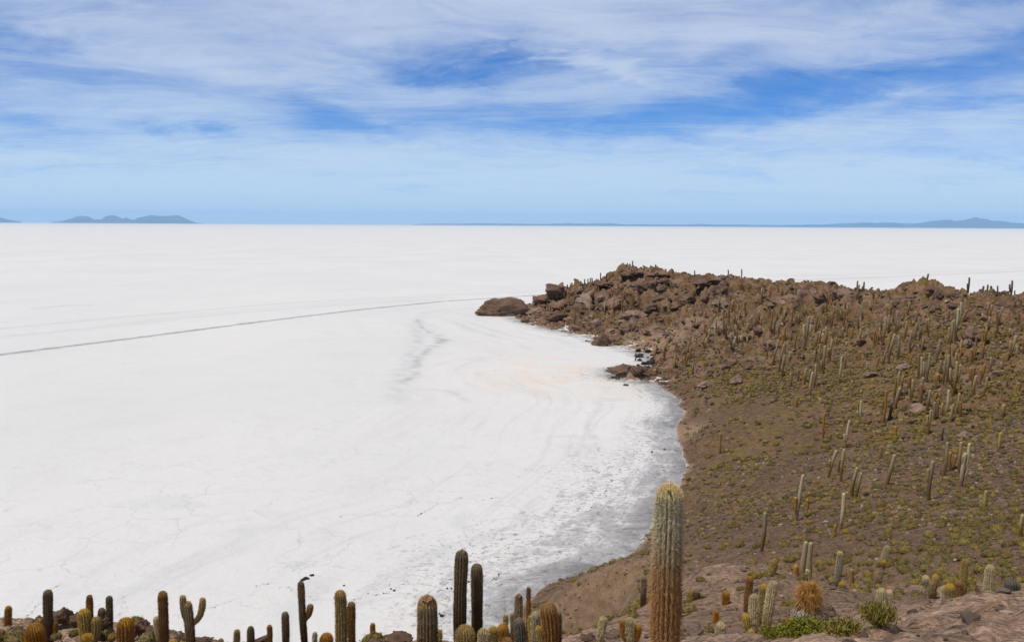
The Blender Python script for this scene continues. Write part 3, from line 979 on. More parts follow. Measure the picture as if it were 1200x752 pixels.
STY = {
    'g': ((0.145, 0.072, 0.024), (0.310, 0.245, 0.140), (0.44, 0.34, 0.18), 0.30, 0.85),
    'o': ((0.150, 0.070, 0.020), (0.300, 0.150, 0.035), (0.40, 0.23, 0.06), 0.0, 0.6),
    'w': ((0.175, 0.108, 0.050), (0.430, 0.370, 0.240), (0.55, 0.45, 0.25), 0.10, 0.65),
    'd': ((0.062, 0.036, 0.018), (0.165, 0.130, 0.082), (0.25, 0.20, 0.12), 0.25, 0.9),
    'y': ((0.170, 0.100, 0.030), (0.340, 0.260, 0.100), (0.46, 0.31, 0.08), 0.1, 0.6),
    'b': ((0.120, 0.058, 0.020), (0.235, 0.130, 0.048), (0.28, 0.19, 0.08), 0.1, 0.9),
    's': ((0.100, 0.085, 0.070), (0.150, 0.135, 0.115), (0.20, 0.17, 0.14), 0.1, 0.9),
}
COLN = {'g': 'grey-topped', 'o': 'golden-orange', 'w': 'pale', 'd': 'dark', 'y': 'yellow-green', 'b': 'rusty brown', 's': 'weathered grey'}
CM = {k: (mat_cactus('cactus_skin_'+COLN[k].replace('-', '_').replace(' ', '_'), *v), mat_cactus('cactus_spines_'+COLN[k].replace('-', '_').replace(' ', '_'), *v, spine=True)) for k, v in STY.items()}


def stem_pieces(path, R, nrib, seg, spl=0.0, spn=0, seed=0, dome=1.0, neck=0.85, top_only=None, rings=None, hwmin=0.0):
    """ribbed column along a path; returns pieces for the shaft and its woolly tip"""
    rs = np.random.default_rng(seed)
    P_ = np.asarray(path, float)
    t = np.concatenate([[0], np.cumsum(np.linalg.norm(np.diff(P_, axis=0), axis=1))])
    L = t[-1]
    domeL = min(R*1.25*dome, L*0.45)
    nr_ = rings or 14
    s = np.concatenate([np.linspace(0, L-domeL, nr_, endpoint=False), L-domeL+domeL*np.sin(np.linspace(0, PI/2, 9))])
    C = np.stack([np.interp(s, t, P_[:, k]) for k in range(3)], 1)
    if len(P_) > 2:
        for _ in range(2):
            C[1:-1] = 0.25*C[:-2]+0.5*C[1:-1]+0.25*C[2:]
    T = np.gradient(C, axis=0)
    T /= np.linalg.norm(T, axis=1)[:, None]+1e-9
    ex = np.array([1.0, 0, 0])
    U = ex-T*(T@ex)[:, None]
    bad = np.linalg.norm(U, axis=1) < 0.3
    U[bad] = np.array([0, 1.0, 0])-T[bad]*(T[bad]@np.array([0, 1.0, 0]))[:, None]
    U /= np.linalg.norm(U, axis=1)[:, None]
    W_ = np.cross(T, U)
    q = np.clip((s-(L-domeL))/domeL, 0, 1)
    prof = np.sqrt(np.clip(1-q**2.2, 0, 1))
    body = neck+(1-neck)*np.sin(np.clip(s/L, 0, 1)*PI*0.62)/math.sin(PI*0.5)
    body *= 1+0.035*np.sin(s/(R*3.1)+seed)+0.02*np.sin(s/(R*1.3)+seed*2)
    rad_ = R*body*prof
    rad_[-1] = R*0.02
    nseg = nrib*seg
    th = np.linspace(0, 2*PI, nseg, endpoint=False)
    ribw = 0.5+0.5*np.cos(th*nrib)
    ribw = ribw**0.8
    tw = seed % 7
    amp = 0.16 if seg >= 4 else 0.10
    rr = rad_[:, None]*(1-amp+amp*ribw[None, :])
    rr = rr*(1+0.02*rs.standard_normal((len(s), 1)))
    V_ = C[:, None, :]+rr[..., None]*(U[:, None, :]*np.cos(th+tw)[None, :, None]+W_[:, None, :]*np.sin(th+tw)[None, :, None])
    nR = len(s)
    hh = np.broadcast_to((s/L)[:, None], (nR, nseg))
    td = np.broadcast_to(((L-s)/(2*R))[:, None], (nR, nseg))
    rb = np.broadcast_to(ribw[None, :], (nR, nseg))
    i = np.arange((nR-1)*nseg)
    r_, c_ = i//nseg, i % nseg
    c2 = (c_+1) % nseg
    F_ = np.stack([r_*nseg+c_, r_*nseg+c2, (r_+1)*nseg+c2, (r_+1)*nseg+c_], 1)
    A_ = {'h': hh.ravel(), 'rib': rb.ravel(), 'tipd': td.ravel()}
    full = (V_.reshape(-1, 3), F_, A_, 0, True)
    sp = []
    if spn:
        n = spn
        # spines sit on the rib crests and lean out, upwards near the tip, down lower
        ss = rs.uniform(0.0, 1.0, n)**0.9*L
        k = rs.integers(0, nrib, n)
        tha = k*2*PI/nrib+tw+rs.normal(0, 0.03, n)
        cc = np.stack([np.interp(ss, s, C[:, j]) for j in range(3)], 1)
        uu = np.stack([np.interp(ss, s, U[:, j]) for j in range(3)], 1)
        ww = np.stack([np.interp(ss, s, W_[:, j]) for j in range(3)], 1)
        tt = np.stack([np.interp(ss, s, T[:, j]) for j in range(3)], 1)
        r0 = np.interp(ss, s, rad_)*0.97
        out_ = uu*np.cos(tha)[:, None]+ww*np.sin(tha)[:, None]
        side = -uu*np.sin(tha)[:, None]+ww*np.cos(tha)[:, None]
        topness = np.clip(1-(L-ss)/(3*R), 0, 1)
        dz_ = rs.normal(-0.55, 0.7, n)+topness*1.6
        dirv = out_*rs.uniform(0.35, 1.0, n)[:, None]+tt*dz_[:, None]+side*rs.normal(0, 0.32, n)[:, None]
        dirv /= np.linalg.norm(dirv, axis=1)[:, None]
        ln = spl*rs.uniform(0.5, 1.25, n)*(1-0.35*topness)
        b0 = cc+out_*r0[:, None]
        wdt = np.cross(dirv, rs.standard_normal((n, 3)))
        wdt /= np.linalg.norm(wdt, axis=1)[:, None]+1e-9
        hw = max(spl*0.035, hwmin)*rs.uniform(0.7, 1.3, n)
        tri = np.stack([b0-wdt*hw[:, None], b0+wdt*hw[:, None], b0+dirv*ln[:, None]], 1)
        h_ = np.repeat(ss/L, 3)
        t_ = np.repeat((L-ss)/(2*R), 3)
        sp = [(tri.reshape(-1, 3), np.arange(3*n).reshape(-1, 3), {'h': h_, 'rib': np.ones(3*n), 'tipd': t_}, 1, False)]
    return full, sp, nR, nseg


def split_tip(full, sp, nR, nseg, cut):
    """divide the shaft pieces from the tip pieces by the distance from the tip"""
    V_, F_, A_, m, s = full
    td = A_['tipd'][F_].mean(1)
    shaft = (V_, F_[td > cut], A_, m, s)
    tip = (V_, F_[td <= cut], A_, m, s)
    o1, o2 = [shaft], [tip]
    for V2, F2, A2, m2, s2 in sp:
        t2 = A2['tipd'][F2].mean(1)
        o1.append((V2, F2[t2 > cut], A2, m2, s2))
        o2.append((V2, F2[t2 <= cut], A2, m2, s2))

    def prune(p):
        V_, F_, A_, m, s = p
        u, inv = np.unique(F_, return_inverse=True)
        return V_[u], inv.reshape(F_.shape), {k: a[u] for k, a in A_.items()}, m, s
    return [prune(p) for p in o1 if len(p[1])], [prune(p) for p in o2 if len(p[1])]


def curve_path(P0, P1, bend, n=9):
    t = np.linspace(0, 1, n)
    P0, P1, bend = map(lambda q: np.asarray(q, float), (P0, P1, bend))
    return P0+(P1-P0)*t[:, None]+bend*(np.sin(PI*t))[:, None]


def arm_path(P0, tip, drop_, n=12):
    """leaves the column sideways, then turns up to its tip"""
    P0, tip = np.asarray(P0, float), np.asarray(tip, float)
    side = np.array([tip[0], tip[1], P0[2]+drop_])
    t = np.linspace(0, 1, n)[:, None]
    a = (1-t)**2*P0+2*(1-t)*t*side+t**2*tip
    return a


CACT_INFO = []


def make_cactus(bx, by, tx, ty, w, sty, arms, base, Y, near, label=None, seed=0, bend=0.0, spl=None, spmul=1.0, tipsplit=True, buried=0.15, ystem=0.0):
    m_px = Y/FPX
    base = np.array(base, float)
    topP = at(tx, ty, Y)
    vec = topP-base
    L = np.linalg.norm(vec)
    R = max(w*m_px/2, 0.03)
    gz = -buried
    mats = list(CM[sty])
    hi = near < 45
    seg = 6 if near < 20 else (4 if near < 45 else 3)
    nrib = 18 if near < 20 else (14 if near < 45 else (9 if near < 130 else 7))
    rings = 46 if near < 20 else (26 if near < 45 else 10)
    spl = spl or (0.055 if near < 45 else 0.0)
    area = 2*PI*R*L
    spn = int(min(34000, area*(5200 if near < 20 else 3200)*spmul)) if hi else 0
    pth = curve_path((0, 0, gz), vec, (bend*m_px, 0, 0))
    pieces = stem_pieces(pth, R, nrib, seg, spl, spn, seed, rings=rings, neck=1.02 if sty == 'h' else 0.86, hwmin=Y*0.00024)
    if hi or arms:
        root = empty('columnar_cactus', base)
        if hi and tipsplit:
            a, b = split_tip(*pieces, 0.55)
            link('stem', mesh_mixed('stem', a, mats), root)
            link('woolly_tip', mesh_mixed('woolly_tip', b, mats), root)
        else:
            link('stem', mesh_mixed('stem', [pieces[0]]+pieces[1], mats), root)
        for k, am in enumerate(arms):
            ay, ax, ay2, aw = am[:4]
            asty = am[4] if len(am) > 4 else sty
            yoff = am[5] if len(am) > 5 else 0.0
            f = np.clip((by-ay)/max(by-ty, 1e-3), 0.02, 0.97)
            P0 = np.array([np.interp(f, np.linspace(0, 1, 9), pth[:, j]) for j in range(3)])
            tip = at(ax, ay2, Y)-base
            tip[1] += yoff
            Ra = max(aw*m_px/2, 0.025)
            if tip[2]-P0[2] < Ra:
                P0[2] = tip[2]-Ra*2.2
            ap = arm_path(P0, tip, 0.15*(tip[2]-P0[2]))
            an = int(min(6000, 2*PI*Ra*np.linalg.norm(tip-P0)*(4600 if near < 20 else 3200)*spmul)) if hi else 0
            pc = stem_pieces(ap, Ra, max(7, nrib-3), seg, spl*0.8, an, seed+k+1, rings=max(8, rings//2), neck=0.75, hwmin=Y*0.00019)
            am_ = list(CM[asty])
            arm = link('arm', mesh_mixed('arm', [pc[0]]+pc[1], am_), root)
            if asty != sty:
                arm['label'] = COLN[asty]+' arm'
        o = root
    else:
        o = link('columnar_cactus', mesh_mixed('columnar_cactus', [pieces[0]], [mats[0]]), None, loc=base)
    o['category'] = 'cactus'
    CACT_INFO.append(dict(o=o, bx=bx, by=by, tx=tx, ty=ty, sty=sty, arms=len(arms), Y=Y, label=label, L=L))
    return o


# base x, base y, tip x, tip y, width (0 = by distance), kind, arms (height where it leaves, tip x, tip y, width, kind)
FAR = [
    (647, 351.3, 646.7, 338.7, 0, 'b', []), (647.3, 358.7, 647, 352, 0, 'o', []), (641.6, 369.3, 641.6, 354, 0, 'b', []), (656.4, 372, 656.4, 356.7, 0, 'b', []),
    (664.7, 339, 664.7, 333, 0, 'd', []), (679, 340, 679, 332.7, 0, 'd', []), (681.6, 339.3, 681.6, 332, 0, 'd', []), (684.7, 336, 685.3, 326.7, 0, 'd', []),
    (687.3, 335.3, 689, 326.4, 0, 'd', []), (691.7, 332, 691.7, 325.6, 0, 'd', []), (693.5, 331.3, 693.5, 325.3, 0, 'd', []), (699, 329.6, 699, 326.4, 0, 'd', []),
    (703.7, 327.3, 704, 319.3, 0, 'd', []), (710.7, 331.3, 710.8, 320.3, 0, 'd', []), (714, 331.3, 714.3, 323.3, 0, 'b', []), (718.4, 324.7, 718.5, 319.3, 0, 'd', []),
    (735.6, 312.4, 735.6, 308, 0, 'd', []), (741.7, 312.7, 741.7, 305.3, 0, 'd', []), (638, 348, 638, 345.2, 0, 'd', []), (672.7, 380.7, 673.3, 364, 0, 'b', [(374, 675, 369, 1.4)]),
    (676.7, 358.7, 676.7, 351.3, 0, 'b', []), (692, 353.3, 692, 341.3, 0, 'b', []), (690, 348, 690, 338, 0, 'o', []), (708.7, 369.3, 709, 354, 0, 'w', []), (718.7, 366.7, 719.5, 346, 0, 'g', []),
    (714.7, 364, 715, 356, 0, 'o', []), (729.3, 365.3, 729.3, 350.7, 0, 'o', []), (732, 368, 731.7, 352, 0, 'g', [(360, 729.8, 356, 1.4)]), (741.3, 358.7, 741.6, 341.3, 0, 'o', []), (733.5, 353, 733.3, 344, 0, 'b', []),
    (661, 351, 660.8, 343, 0, 'b', []), (666, 362, 666, 355, 0, 'o', []), (683, 366, 683, 358, 0, 'b', []), (701, 344, 701, 336, 0, 'o', []), (724, 340, 724, 332, 0, 'b', []), (748, 362, 748, 354, 0, 'b', []),
    (768.4, 313.2, 768.4, 309.6, 0, 'd', []), (787.6, 322, 787.6, 314.7, 0, 'o', []), (813.7, 329.3, 814, 316.7, 0, 'b', []), (853, 321.5, 853, 315.7, 0, 'd', []), (868.4, 323.5, 869, 315.3, 0, 'd', []),
    (893, 351.3, 893.3, 337.3, 2.6, 'g', []), (858, 365.3, 859, 351.3, 2.6, 'g', []), (838, 375.3, 838, 368, 2.6, 'y', []), (814.7, 378.7, 814.7, 370.7, 2.2, 'y', []), (847, 372, 847, 363.3, 2, 'w', []),
    (867.3, 374.7, 867.6, 364, 2, 'g', []), (801.3, 348.7, 801.3, 341.3, 1.8, 'g', []), (885, 388, 885, 374.7, 2.4, 'b', []), (891.7, 384, 892, 372, 2.3, 'g', []), (876, 392, 876.5, 378.7, 2.2, 'g', []),
    (850.7, 396, 851.3, 377.3, 2.6, 'b', []), (847.3, 393.3, 847.7, 374.7, 2.3, 'b', []), (854.7, 392, 855, 382.7, 2.8, 'o', []), (861.3, 393.3, 862, 380, 2.3, 'g', []), (864.7, 385.3, 865.3, 376, 2.2, 'g', []),
    (841.3, 393.3, 841.6, 380, 2.3, 'g', []), (838, 399.3, 838.3, 382.7, 2.2, 'w', []), (831, 397.3, 831.2, 385.3, 2, 'w', []), (868.7, 398.7, 869, 392, 2.4, 'y', []), (829.3, 399.3, 829.5, 393.3, 2, 'w', []),
    (856, 408.7, 857, 389.3, 2.3, 'g', []), (861.3, 406.7, 862.3, 394, 2.4, 'w', []), (875, 402, 875.3, 394.7, 2.2, 'w', []), (899.3, 418, 900.3, 400.7, 2.2, 'g', []), (904.7, 428.7, 912.7, 397.3, 2.6, 'g', []),
    (913.3, 436, 919, 403.3, 2.8, 'g', []), (916.7, 442, 920, 415.3, 3, 'g', [(436, 916.5, 428, 2.6)]), (925.3, 424, 926, 411.3, 2.2, 'w', []), (915.3, 408.7, 917, 391.3, 2.5, 'o', []), (920, 400.7, 920.4, 382.7, 2.3, 'b', []),
    (926.4, 400, 927.3, 388, 2.8, 'b', []), (941, 412, 947.7, 370.7, 3.0, 'g', [(398, 942, 380, 2.4, 'w'), (392, 950, 380, 2.4, 'w')]), (966, 404, 968.3, 382.7, 3.0, 'g', []), (960.7, 403, 961.3, 388, 2.4, 'g', []),
    (972, 424, 975.3, 397.3, 2.8, 'g', [(417, 971, 407, 3)]), (964, 438.7, 967, 404.7, 3.2, 'g', [(433, 962.5, 422, 2.4)]), (963.3, 418.7, 965.3, 405.3, 2.4, 'b', []), (956.4, 420, 956.8, 406.7, 2.4, 'b', []),
    (982, 450, 986.7, 417.3, 2.8, 'w', []), (989.3, 432.7, 990.7, 412, 2.6, 'g', []), (995, 439.3, 995.7, 431.3, 2.6, 'o', []), (949.6, 464.7, 952.7, 435.3, 3.4, 'w', []), (952.7, 454.7, 956, 426.7, 2.8, 'g', []),
    (949.5, 444, 950, 432.7, 2.4, 'g', []), (942.4, 450.7, 945, 431.3, 2.8, 'g', []), (935, 447.3, 935.7, 432.7, 2.4, 'b', []), (926, 454, 926.4, 436.7, 3, 'g', []), (902.4, 456.7, 902.4, 447.3, 2.6, 'b', []),
    (853, 464, 853, 456, 2.2, 'o', []), (933, 476.7, 933.3, 466.7, 3, 'o', []), (941.5, 456.7, 941.3, 452, 2.6, 'o', []), (980, 405, 980.7, 394.7, 2.6, 'o', []), (988, 396, 988.3, 383.3, 2.4, 'g', []),
    (999.3, 397.3, 999.5, 384, 2.8, 'o', []), (868.7, 400, 869, 393, 2, 'w', []), (900.7, 352.7, 901, 343.3, 2.4, 'o', []), (911, 344, 911, 335.3, 2, 'b', []), (900.7, 358.7, 904, 352, 2.2, 'w', []),
    (916.7, 346, 916.8, 340, 1.8, 'b', []), (930.7, 351.3, 931.3, 340, 2.6, 'o', []), (902.7, 388, 905.3, 362.7, 3, 'o', []), (910.4, 377.3, 911.3, 365.3, 2.4, 'b', []),
    (918, 384, 920.7, 362.7, 2.8, 'g', [(378, 916.8, 370, 2.6, 'y')]), (926.7, 384, 928, 364, 2.8, 'o', []), (932.7, 377.3, 933.6, 364.7, 2.4, 'g', []), (889.3, 376, 890, 364, 2.2, 'g', []),
    (1008, 401.3, 1008.8, 385.3, 2.6, 'g', []), (1024.7, 405.3, 1025.3, 386.7, 2.6, 'o', [(402, 1027, 389, 2.2, 'o')]), (1032.7, 406.7, 1038, 371.3, 3, 'g', [(400, 1031, 384, 2.6, 'y')]),
    (1005.3, 338.5, 1005.3, 328.7, 1.8, 'd', []), (1011.3, 345.3, 1012.7, 330, 2.2, 'd', [(341, 1010.4, 335, 1.4)]), (1023, 349.3, 1023, 341.3, 1.8, 'd', []), (1028.4, 348.7, 1028.4, 339.7, 1.8, 'b', []),
    (1038.3, 346.7, 1038.3, 338.7, 1.9, 'b', []), (1006.5, 422, 1007, 411.5, 2.6, 'o', []), (1043.3, 345.3, 1043.6, 338, 1.6, 'd', []), (1054, 342, 1054, 335.3, 2, 'b', []), (1086.7, 335.8, 1088, 320.4, 2.3, 'd', []),
    (1113.3, 338.7, 1113.3, 335.2, 1.6, 'd', []), (1118.7, 339.5, 1118.7, 335.8, 1.6, 'd', []), (1133, 348, 1136, 324.7, 2.2, 'd', [(341, 1133.8, 332, 1.9)]), (1152, 344.5, 1152.7, 334.7, 2.6, 'b', [(342, 1151, 338, 1.6)]),
    (1156.7, 344, 1157.7, 333.3, 2.2, 'd', []), (1160, 344.5, 1161, 334.7, 3, 'b', []), (1168, 344, 1169, 334.4, 1.9, 'd', []), (1183.3, 345, 1186.3, 328.3, 2.4, 'd', [(338, 1183.4, 332.5, 2.2)]),
    (1189, 346, 1189.3, 340, 1.6, 'd', []), (1049.3, 390, 1052.3, 364, 2.8, 'g', []), (1046, 376.7, 1046.7, 363.3, 2.4, 'o', []), (1059.3, 400.7, 1062.7, 376, 2.6, 'g', []), (1072, 402, 1074.4, 378, 3, 'g', []),
    (1073.3, 379, 1075, 369.3, 2.4, 'g', []), (1079, 398, 1079.3, 384.7, 2.8, 'd', []), (1088, 395.3, 1088.3, 372.7, 2.8, 'g', [(388, 1086, 374, 2.4)]), (1096.5, 423, 1101.5, 398, 2.9, 'g', []),
    (1111.5, 409.5, 1116.5, 375.5, 3, 'g', []), (1110.8, 402, 1112.5, 383, 3, 'y', []), (1120.7, 388.7, 1123.3, 361, 3.2, 'w', [(383, 1126.6, 354, 2.8, 'w')]), (1127.3, 377.5, 1133.3, 362.7, 4, 'o', []), (1112, 374.7, 1112.7, 362.7, 3, 'o', []),
    (1106, 375, 1106, 368.7, 2, 'b', []), (1128, 396, 1129, 383, 3, 'o', []), (1123, 414, 1127, 398, 3.2, 'y', []), (1142, 419, 1144.8, 393, 3, 'b', [(408, 1143, 401, 2.4, 'y')]), (1154, 403, 1156, 383, 2.8, 'y', []),
    (1150.5, 407, 1151.5, 390, 2.6, 'o', []), (1156, 371.3, 1158.7, 354, 2.6, 'g', []), (1159.3, 370, 1162.7, 356.7, 2.4, 'g', []), (1150.7, 374, 1151.3, 367.3, 2.2, 'w', []), (1189, 360.7, 1190, 350.7, 2.4, 'b', []),
    (1195.3, 358, 1196, 350, 2.4, 'b', []), (1166.7, 395.3, 1167.7, 385.3, 2.4, 'b', []), (1182.7, 395.3, 1184, 384.7, 3, 'g', []), (1184.7, 384.7, 1185, 376.7, 2.2, 'g', []), (1181, 422, 1191, 393, 3.4, 'g', [(412, 1184.5, 399, 3, 'y')]),
    (1190.5, 419, 1193, 405, 2.6, 'y', []), (1198.5, 415, 1198.8, 400, 2.6, 'b', []), (1040.5, 409, 1044, 389.5, 2.6, 'o', []), (1033.5, 427.5, 1038, 411, 2.6, 'g', []), (1041, 426, 1049, 391, 3.4, 'g', []),
    (1016, 432, 1016.2, 424.5, 2.2, 'w', []), (1051.5, 464, 1054.5, 434.5, 3.6, 'y', [(458, 1058, 440, 3, 'y'), (456, 1051, 446, 2.6, 'o')]), (1080, 413, 1082, 396, 2.8, 'g', []), (1076, 444, 1077.2, 414, 2.6, 'b', []),
    (1078.5, 444, 1080, 418, 3.2, 'w', []), (1081.5, 440, 1082.6, 424, 2.4, 'w', []), (1084.5, 447.5, 1089.5, 416, 3.2, 'g', []), (1073.5, 411, 1073.5, 407.5, 2.6, 'o', []), (1077, 461, 1082, 441.5, 4, 'g', []),
    (1067, 470, 1070, 444.5, 3.4, 'g', [(466, 1065.6, 455, 2.2, 'y')]), (1101, 436, 1102.5, 422, 2.6, 'g', []), (1099, 448, 1099.2, 437, 6, 'o', []), (1104.5, 450, 1107, 423, 3, 'g', []),
    (1115, 466, 1121.5, 423, 3.8, 'g', [(455, 1114, 431, 3.2), (450, 1125.5, 427, 2.8)]), (1118.8, 431, 1120.5, 413, 2.8, 'g', []), (1130, 427, 1131.5, 414, 3.6, 'o', []), (1159, 436, 1161, 418.5, 3, 'g', []), (1173.5, 434, 1173.5, 424, 3, 'g', []),
    (1139, 453, 1141.5, 430, 3, 'b', []), (1140.5, 465, 1144, 440, 3.4, 'g', []), (1145.5, 450, 1154.5, 426, 4, 'b', []), (1151, 463.5, 1157, 441.5, 3.2, 'g', []), (1180, 452, 1181, 440, 2.6, 'b', []), (1185, 444.5, 1185.5, 439, 2.4, 'b', []),
    (1006.5, 496.5, 1009, 469, 2.8, 'w', [(487, 1005, 481, 2.6)]), (1003.5, 487, 1006, 470, 2.4, 'o', []), (1006.5, 464, 1006.7, 453.5, 2.6, 'o', []), (1034.5, 496, 1038.5, 457, 3.4, 'o', [(478, 1034.5, 469, 2, 'o')]),
    (1041.5, 492, 1046, 468.5, 4, 'd', []), (1066.8, 481, 1067, 474.5, 2.6, 'o', []), (990, 525, 995.5, 492, 3.2, 'w', [(517, 989.8, 508, 2.8)]), (1049, 512, 1049.5, 499, 3.6, 'o', []), (1042.5, 510, 1043, 505, 3, 'o', []),
    (1086.5, 509, 1091, 480, 3, 'g', [(498, 1087, 486, 3, 'y')]), (1094, 494, 1095.5, 470.5, 3.2, 'g', []), (1099, 490, 1101, 466, 3, 'b', []), (1096.5, 470, 1098, 460, 3.2, 'o', []), (1103.5, 489, 1104.5, 472, 3, 'g', []),
    (1108.5, 487, 1112, 456, 3.4, 'w', []), (1114, 495, 1117.5, 473, 3.4, 'y', []), (1119.5, 487, 1124.5, 460, 3.2, 'g', []), (1125, 488, 1125.5, 470, 3.4, 'b', []), (1105, 516, 1106, 499, 3.2, 'd', []),
    (1170, 527, 1173, 506, 4, 'y', []), (1169, 454, 1169.5, 448, 3, 'd', []), (965, 515.5, 966.6, 483, 3, 'o', []), (973.5, 515, 974.5, 507, 2.4, 'b', []), (969.5, 560, 980.5, 527, 4, 'g', [(548, 972.5, 538, 3)]),
    (983, 553, 984.5, 537, 3, 'b', []), (985.5, 564, 989.6, 525.6, 3.8, 'g', []), (998, 583, 1005, 547, 4.4, 'g', []), (1002, 584, 1009.6, 553, 4, 'g', []), (1032.4, 536, 1033.4, 522.5, 3, 'o', []), (1023.4, 528, 1023.6, 520, 2.8, 'o', []),
    (1038, 569, 1048.6, 532, 4.4, 'g', []), (1088, 586, 1093.6, 539, 4.8, 'g', [(565, 1088, 548.5, 4, 'y')]), (1104.5, 562, 1110.5, 517.5, 4, 'g', []), (1115, 551, 1114, 529, 4.6, 'o', [(547, 1119.5, 533, 4, 'o')]), (1124, 555, 1126.6, 517, 4, 'g', []),
    (1126, 570, 1131.6, 530, 5, 'w', [(556, 1136, 519, 3.8, 'w'), (560, 1133.5, 545, 3.6, 'w'), (553, 1129, 533, 3.8, 'g')]), (1153, 598, 1156, 574, 4.4, 'y', []), (1197, 628, 1199, 602, 5, 'g', []), (983.6, 620, 989, 577, 4.8, 'w', []),
    (978.4, 626, 979.4, 614, 4, 'o', []), (978.5, 575, 978.5, 570.5, 3, 'o', []), (1114, 626, 1113.6, 618.5, 4, 'o', []), (1130, 611, 1130, 605.5, 4.5, 'o', []),
    (843.4, 531.5, 844.3, 506.6, 3, 'o', []), (933, 610, 941.5, 555.5, 4.6, 'w', [(600, 932.5, 581.5, 5, 'o')]), (946, 598, 946.4, 584, 4, 'o', []),
    (744, 423, 745, 413, 1.8, 'd', []), (767, 417, 769.5, 403, 2.4, 'o', []), (792, 409, 792, 400, 2.2, 'o', []), (783, 408, 783, 404, 2, 'o', []), (802, 424, 807.5, 400, 2.4, 'g', []), (809, 417, 810, 406.5, 3, 'o', []),
    (804, 431.5, 806.5, 414.5, 2.6, 'b', []), (790, 431.5, 790.6, 417, 2.6, 'y', []), (811, 439.5, 812.5, 425, 2.4, 'g', []), (775.5, 427, 775.5, 421, 2.6, 'o', []), (768.5, 428, 768.5, 422, 2.4, 'o', []), (826, 403.5, 828, 396, 2, 'w', []), (830, 402, 832, 386, 2, 'g', []),
    (891, 646.7, 896.8, 599.5, 4.8, 'g', []),
]
_fl = {(1115, 466): 'tall three-stemmed grey cactus rising from dense group on right-hand slope',
       (941, 412): 'candelabra cactus with pale raised arms below the central crag',
       (1126, 570): 'bushy many-armed pale cactus on lower slope, near the right edge',
       (1088, 586): 'two-pronged grey cactus with yellowish left arm on open gravel',
       (1086.7, 335.8): 'lone dark cactus standing on top of the rounded knoll',
       (744, 423): 'lone thin dark cactus on the rocky spit in the bay',
       (843.4, 531.5): 'lone rusty golden cactus near the shore in the valley',
       (891, 646.7): 'lone straight grey-topped cactus standing in the bare gravel hollow',
       (1133, 348): 'tallest dark skyline cactus with side arm, right of the knoll',
       (1183.3, 345): 'dark forked skyline cactus nearest the right edge',
       (741.7, 312.7): 'tallest thin cactus on the headland summit',
       (1038, 569): 'lone right-leaning grey cactus between the forked cacti, lower slope',
       (1153, 598): 'short yellow-green cactus alone on the lower right slope'}
SKYX = np.array([(600, 364), (632, 353), (650, 345), (690, 331), (710, 326), (722, 315), (745, 311.5), (775, 314), (800, 317), (830, 320), (860, 323), (890, 327), (915, 331.5), (950, 330.5), (975, 333), (1000, 339),
                 (1015, 346), (1045, 346), (1060, 338), (1075, 334.5), (1100, 336), (1125, 341), (1132, 348), (1150, 345), (1170, 343.5), (1200, 346)])
SKD = np.array([(600, 440), (650, 452), (690, 446), (722, 440), (745, 436), (775, 430), (800, 420), (830, 408), (860, 396), (890, 384), (915, 372), (950, 356), (975, 346), (1000, 334), (1015, 318), (1045, 306), (1060, 294), (1075, 288), (1100, 282), (1125, 276), (1132, 268), (1150, 264), (1170, 260), (1200, 254)])
B_ = drop([c[0] for c in FAR], [c[1] for c in FAR], 45)
for i, (c, b) in enumerate(zip(FAR, B_)):
    bx, by, tx, ty, w, sty, arms = c
    sk = by < np.interp(bx, SKYX[:, 0], SKYX[:, 1])+3
    if sk:
        Ys = float(np.interp(bx, SKD[:, 0], SKD[:, 1]))+1.5
        q_ = at(bx, by, Ys)
        g_ = float(height(np.array([q_[0]]), np.array([Ys]))[0])
        b = (q_[0], Ys, min(max(g_, q_[2]-2.0), q_[2]+0.3))
    Y = b[1]
    if w == 0:
        w = max(1.55, 0.50*FPX/Y)
    w *= 0.95
    # keep the base on the ground even where the relief moved it
    make_cactus(bx, by, tx, ty, w, sty, [tuple(a) for a in arms], (b[0], Y, max(b[2], 0)-0.15), Y, Y, _fl.get((bx, by)), i, bend=random.uniform(-0.5, 0.5)*w)

